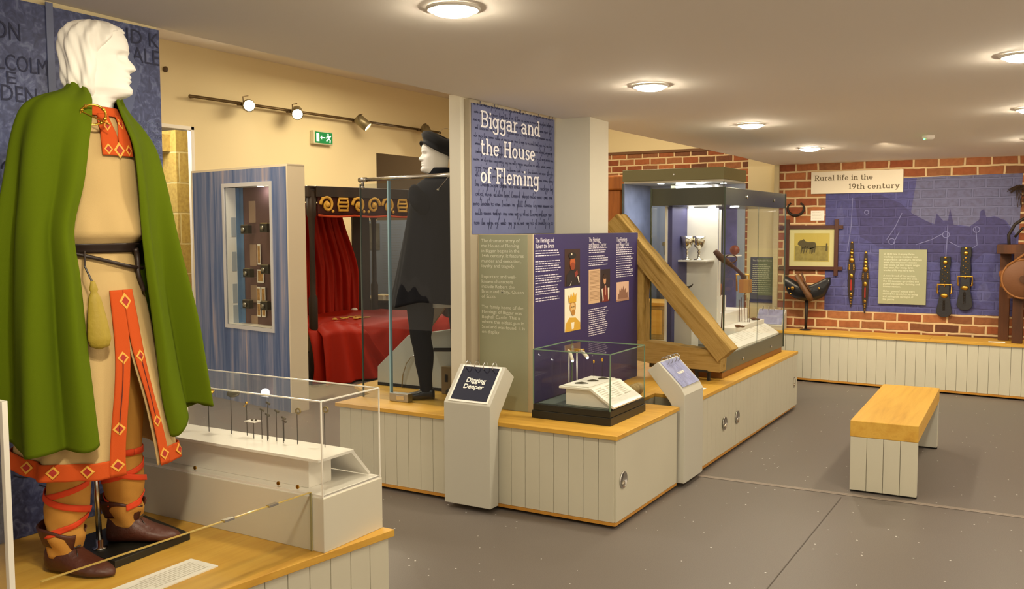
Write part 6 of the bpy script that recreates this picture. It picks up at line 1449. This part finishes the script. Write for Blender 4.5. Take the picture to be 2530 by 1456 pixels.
# red hanging curtain at the far side
velvet = mat('red_velvet', '#a31d02', .6, spec=.25)
cu_ = []
for i in range(30):
    z = lerp(.57, 1.9, i / 29)
    cu_.append([BP(.62 + 1.0 * j / 90 * (1 - .25 * hat01(z, 1.0, 1.9)), BW_ - .11 + .035 * math.sin(j * .55 + .4 * math.sin(z * 3)) + .02 * math.sin(j * 1.3 + z * 2), z) for j in range(91)])
q = MB(); q.grid(cu_); t = q.build('bed_curtain', velvet, smooth=True, solid=.004); tag(t, 'folded red velvet curtain hanging at the back of the four poster bed', 'curtain')
cv = thing('bed_coverlet', 'red velvet coverlet draped over the four poster bed', 'bedspread', BP(1, .6, .56))
rows = []
prof = [(-.045, .04), (-.05, .2), (-.04, .4), (-.025, .52), (0.03, .585), (.2, .60), (.5, .60), (.8, .605), (1.15, .61), (1.24, .60)]
prof = cr(prof, 40)
for i in range(71):
    l = lerp(-.05, 1.96, i / 70); e = hat01(l, .08, -.05); R = []
    for w, z in prof:
        f = (1 - hat01(z, .4, .59)) * .022 * math.sin(l * 17 + 2 * math.sin(z * 5)) + .006 * math.sin(l * 9 + w * 8)
        R.append(BP(l + .01 * math.sin(z * 9), w - f, z + .012 * math.sin(l * 6 + w * 5) * (z > .5)))
    rows.append(R)
q = MB(); q.grid(rows); q.build('cloth', velvet, cv, smooth=True, solid=.004)
rows = []
for i in range(40):
    t = i / 39; z = lerp(.62, .02, t); R = []
    for j in range(70):
        s = j / 69; l = lerp(.05, .62 + .45 * t ** 1.5, s)
        R.append(BP(l, -.075 - .03 * math.sin(s * 19 + 2.5 * t) * (.3 + t) - .03 * t + .12 * (1 - hat01(t, 0, .18)), z + .03 * math.sin(s * 4) * (1 - t)))
    rows.append(R)
q = MB(); q.grid(rows); q.build('draped_fold', velvet, cv, smooth=True, solid=.004)
q = MB()
for k in range(26): q.ball(BP(.75 + rnd.uniform(-.18, .3), .42 + rnd.uniform(-.1, .12), .622), rnd.uniform(.012, .03), 8, (1.3, 1, .25))
q.build('embroidered_emblem', mat('emblem_gold', '#c79a3e', .7, vary=.4, vscale=30), cv)
q = MB(); q.ball(BP(1.45, 1.1, .63), .03, 10, (1.5, 1, .8)); tag(q.build('white_cloth', white_l, smooth=True), 'small white bundle at the back of the red coverlet', 'cloth')
# things beyond the bed
ip = thing('text_panel', 'grey blue text panel with a portrait standing beyond the four poster bed', 'panel', (-7.6, 9.68, 0))
q = MB(); q.box(-7.97, -7.3, 9.66, 9.68, .71, 1.71); q.build('board', mat('bluegrey_print', '#76839a', .6), ip); q = MB(); q.box(-7.92, -7.74, 9.655, 9.66, 1.32, 1.67); q.build('portrait', mat('dim_portrait', '#5c5a55', .7, vary=.3, vscale=10), ip)
q = MB(); lines(q, (-7.7, 9.66, 1.66), (1, 0, 0), (0, 0, 1), .36, 24, .034, .01); q.build('small_print', mat('grey_print', '#767f90', .8), ip)
for x in (-7.9, -7.38):
    q = MB(); q.box(x - .02, x + .02, 9.68, 9.72, 0, 1.7); q.build('leg', grey_p, ip)
dc = thing('dark_chest', 'long dark chest beyond the foot of the red coverlet', 'chest', (-7.1, 9.4, 0))
q = MB(); q.box(-7.7, -6.4, 9.25, 9.58, 0, .65); q.build('chest_body', dkb, dc, bevel=.01); q = MB(); q.box(-7.73, -6.37, 9.23, 9.6, .65, .69); q.build('lid', dkb, dc, bevel=.006)
for i, (x, w_, c, lab) in enumerate(((-7.5, .18, '#e3d5b0', 'pale closed book lying on the dark chest, left one'), (-7.22, .3, '#b08a4a', 'tan closed book lying on the dark chest, right one'))):
    t = thing('closed_book', lab, 'book', (x, 9.4, .69), 0, 'books on the dark chest'); q = MB(); q.box(x - w_ / 2, x + w_ / 2, 9.3, 9.5, .694, .745); q.build('pages', card_m, t); q = MB(); q.box(x - w_ / 2 - .01, x + w_ / 2 + .01, 9.29, 9.51, .745, .752); q.box(x - w_ / 2 - .01, x + w_ / 2 + .01, 9.29, 9.51, .69, .694); q.build('cover', mat('book_' + c, c, .7), t)
bg = thing('wicker_bag', 'brown basket with looped handle on the dark chest behind the figure', 'basket', (-6.9, 9.4, .69))
q = MB(); q.box(-7.02, -6.72, 9.32, 9.5, .69, .97); q.build('basket_body', mat('basket_brown', '#6a4a30', .8), bg, bevel=.02); q = MB(); q.tube([(-6.9 + .05 * math.cos(t), 9.31, .82 + .1 * math.sin(t)) for t in [PI * i / 10 for i in range(11)]], .01, 6); q.build('handle', mat('basket_handle', '#b0946a', .7), bg)
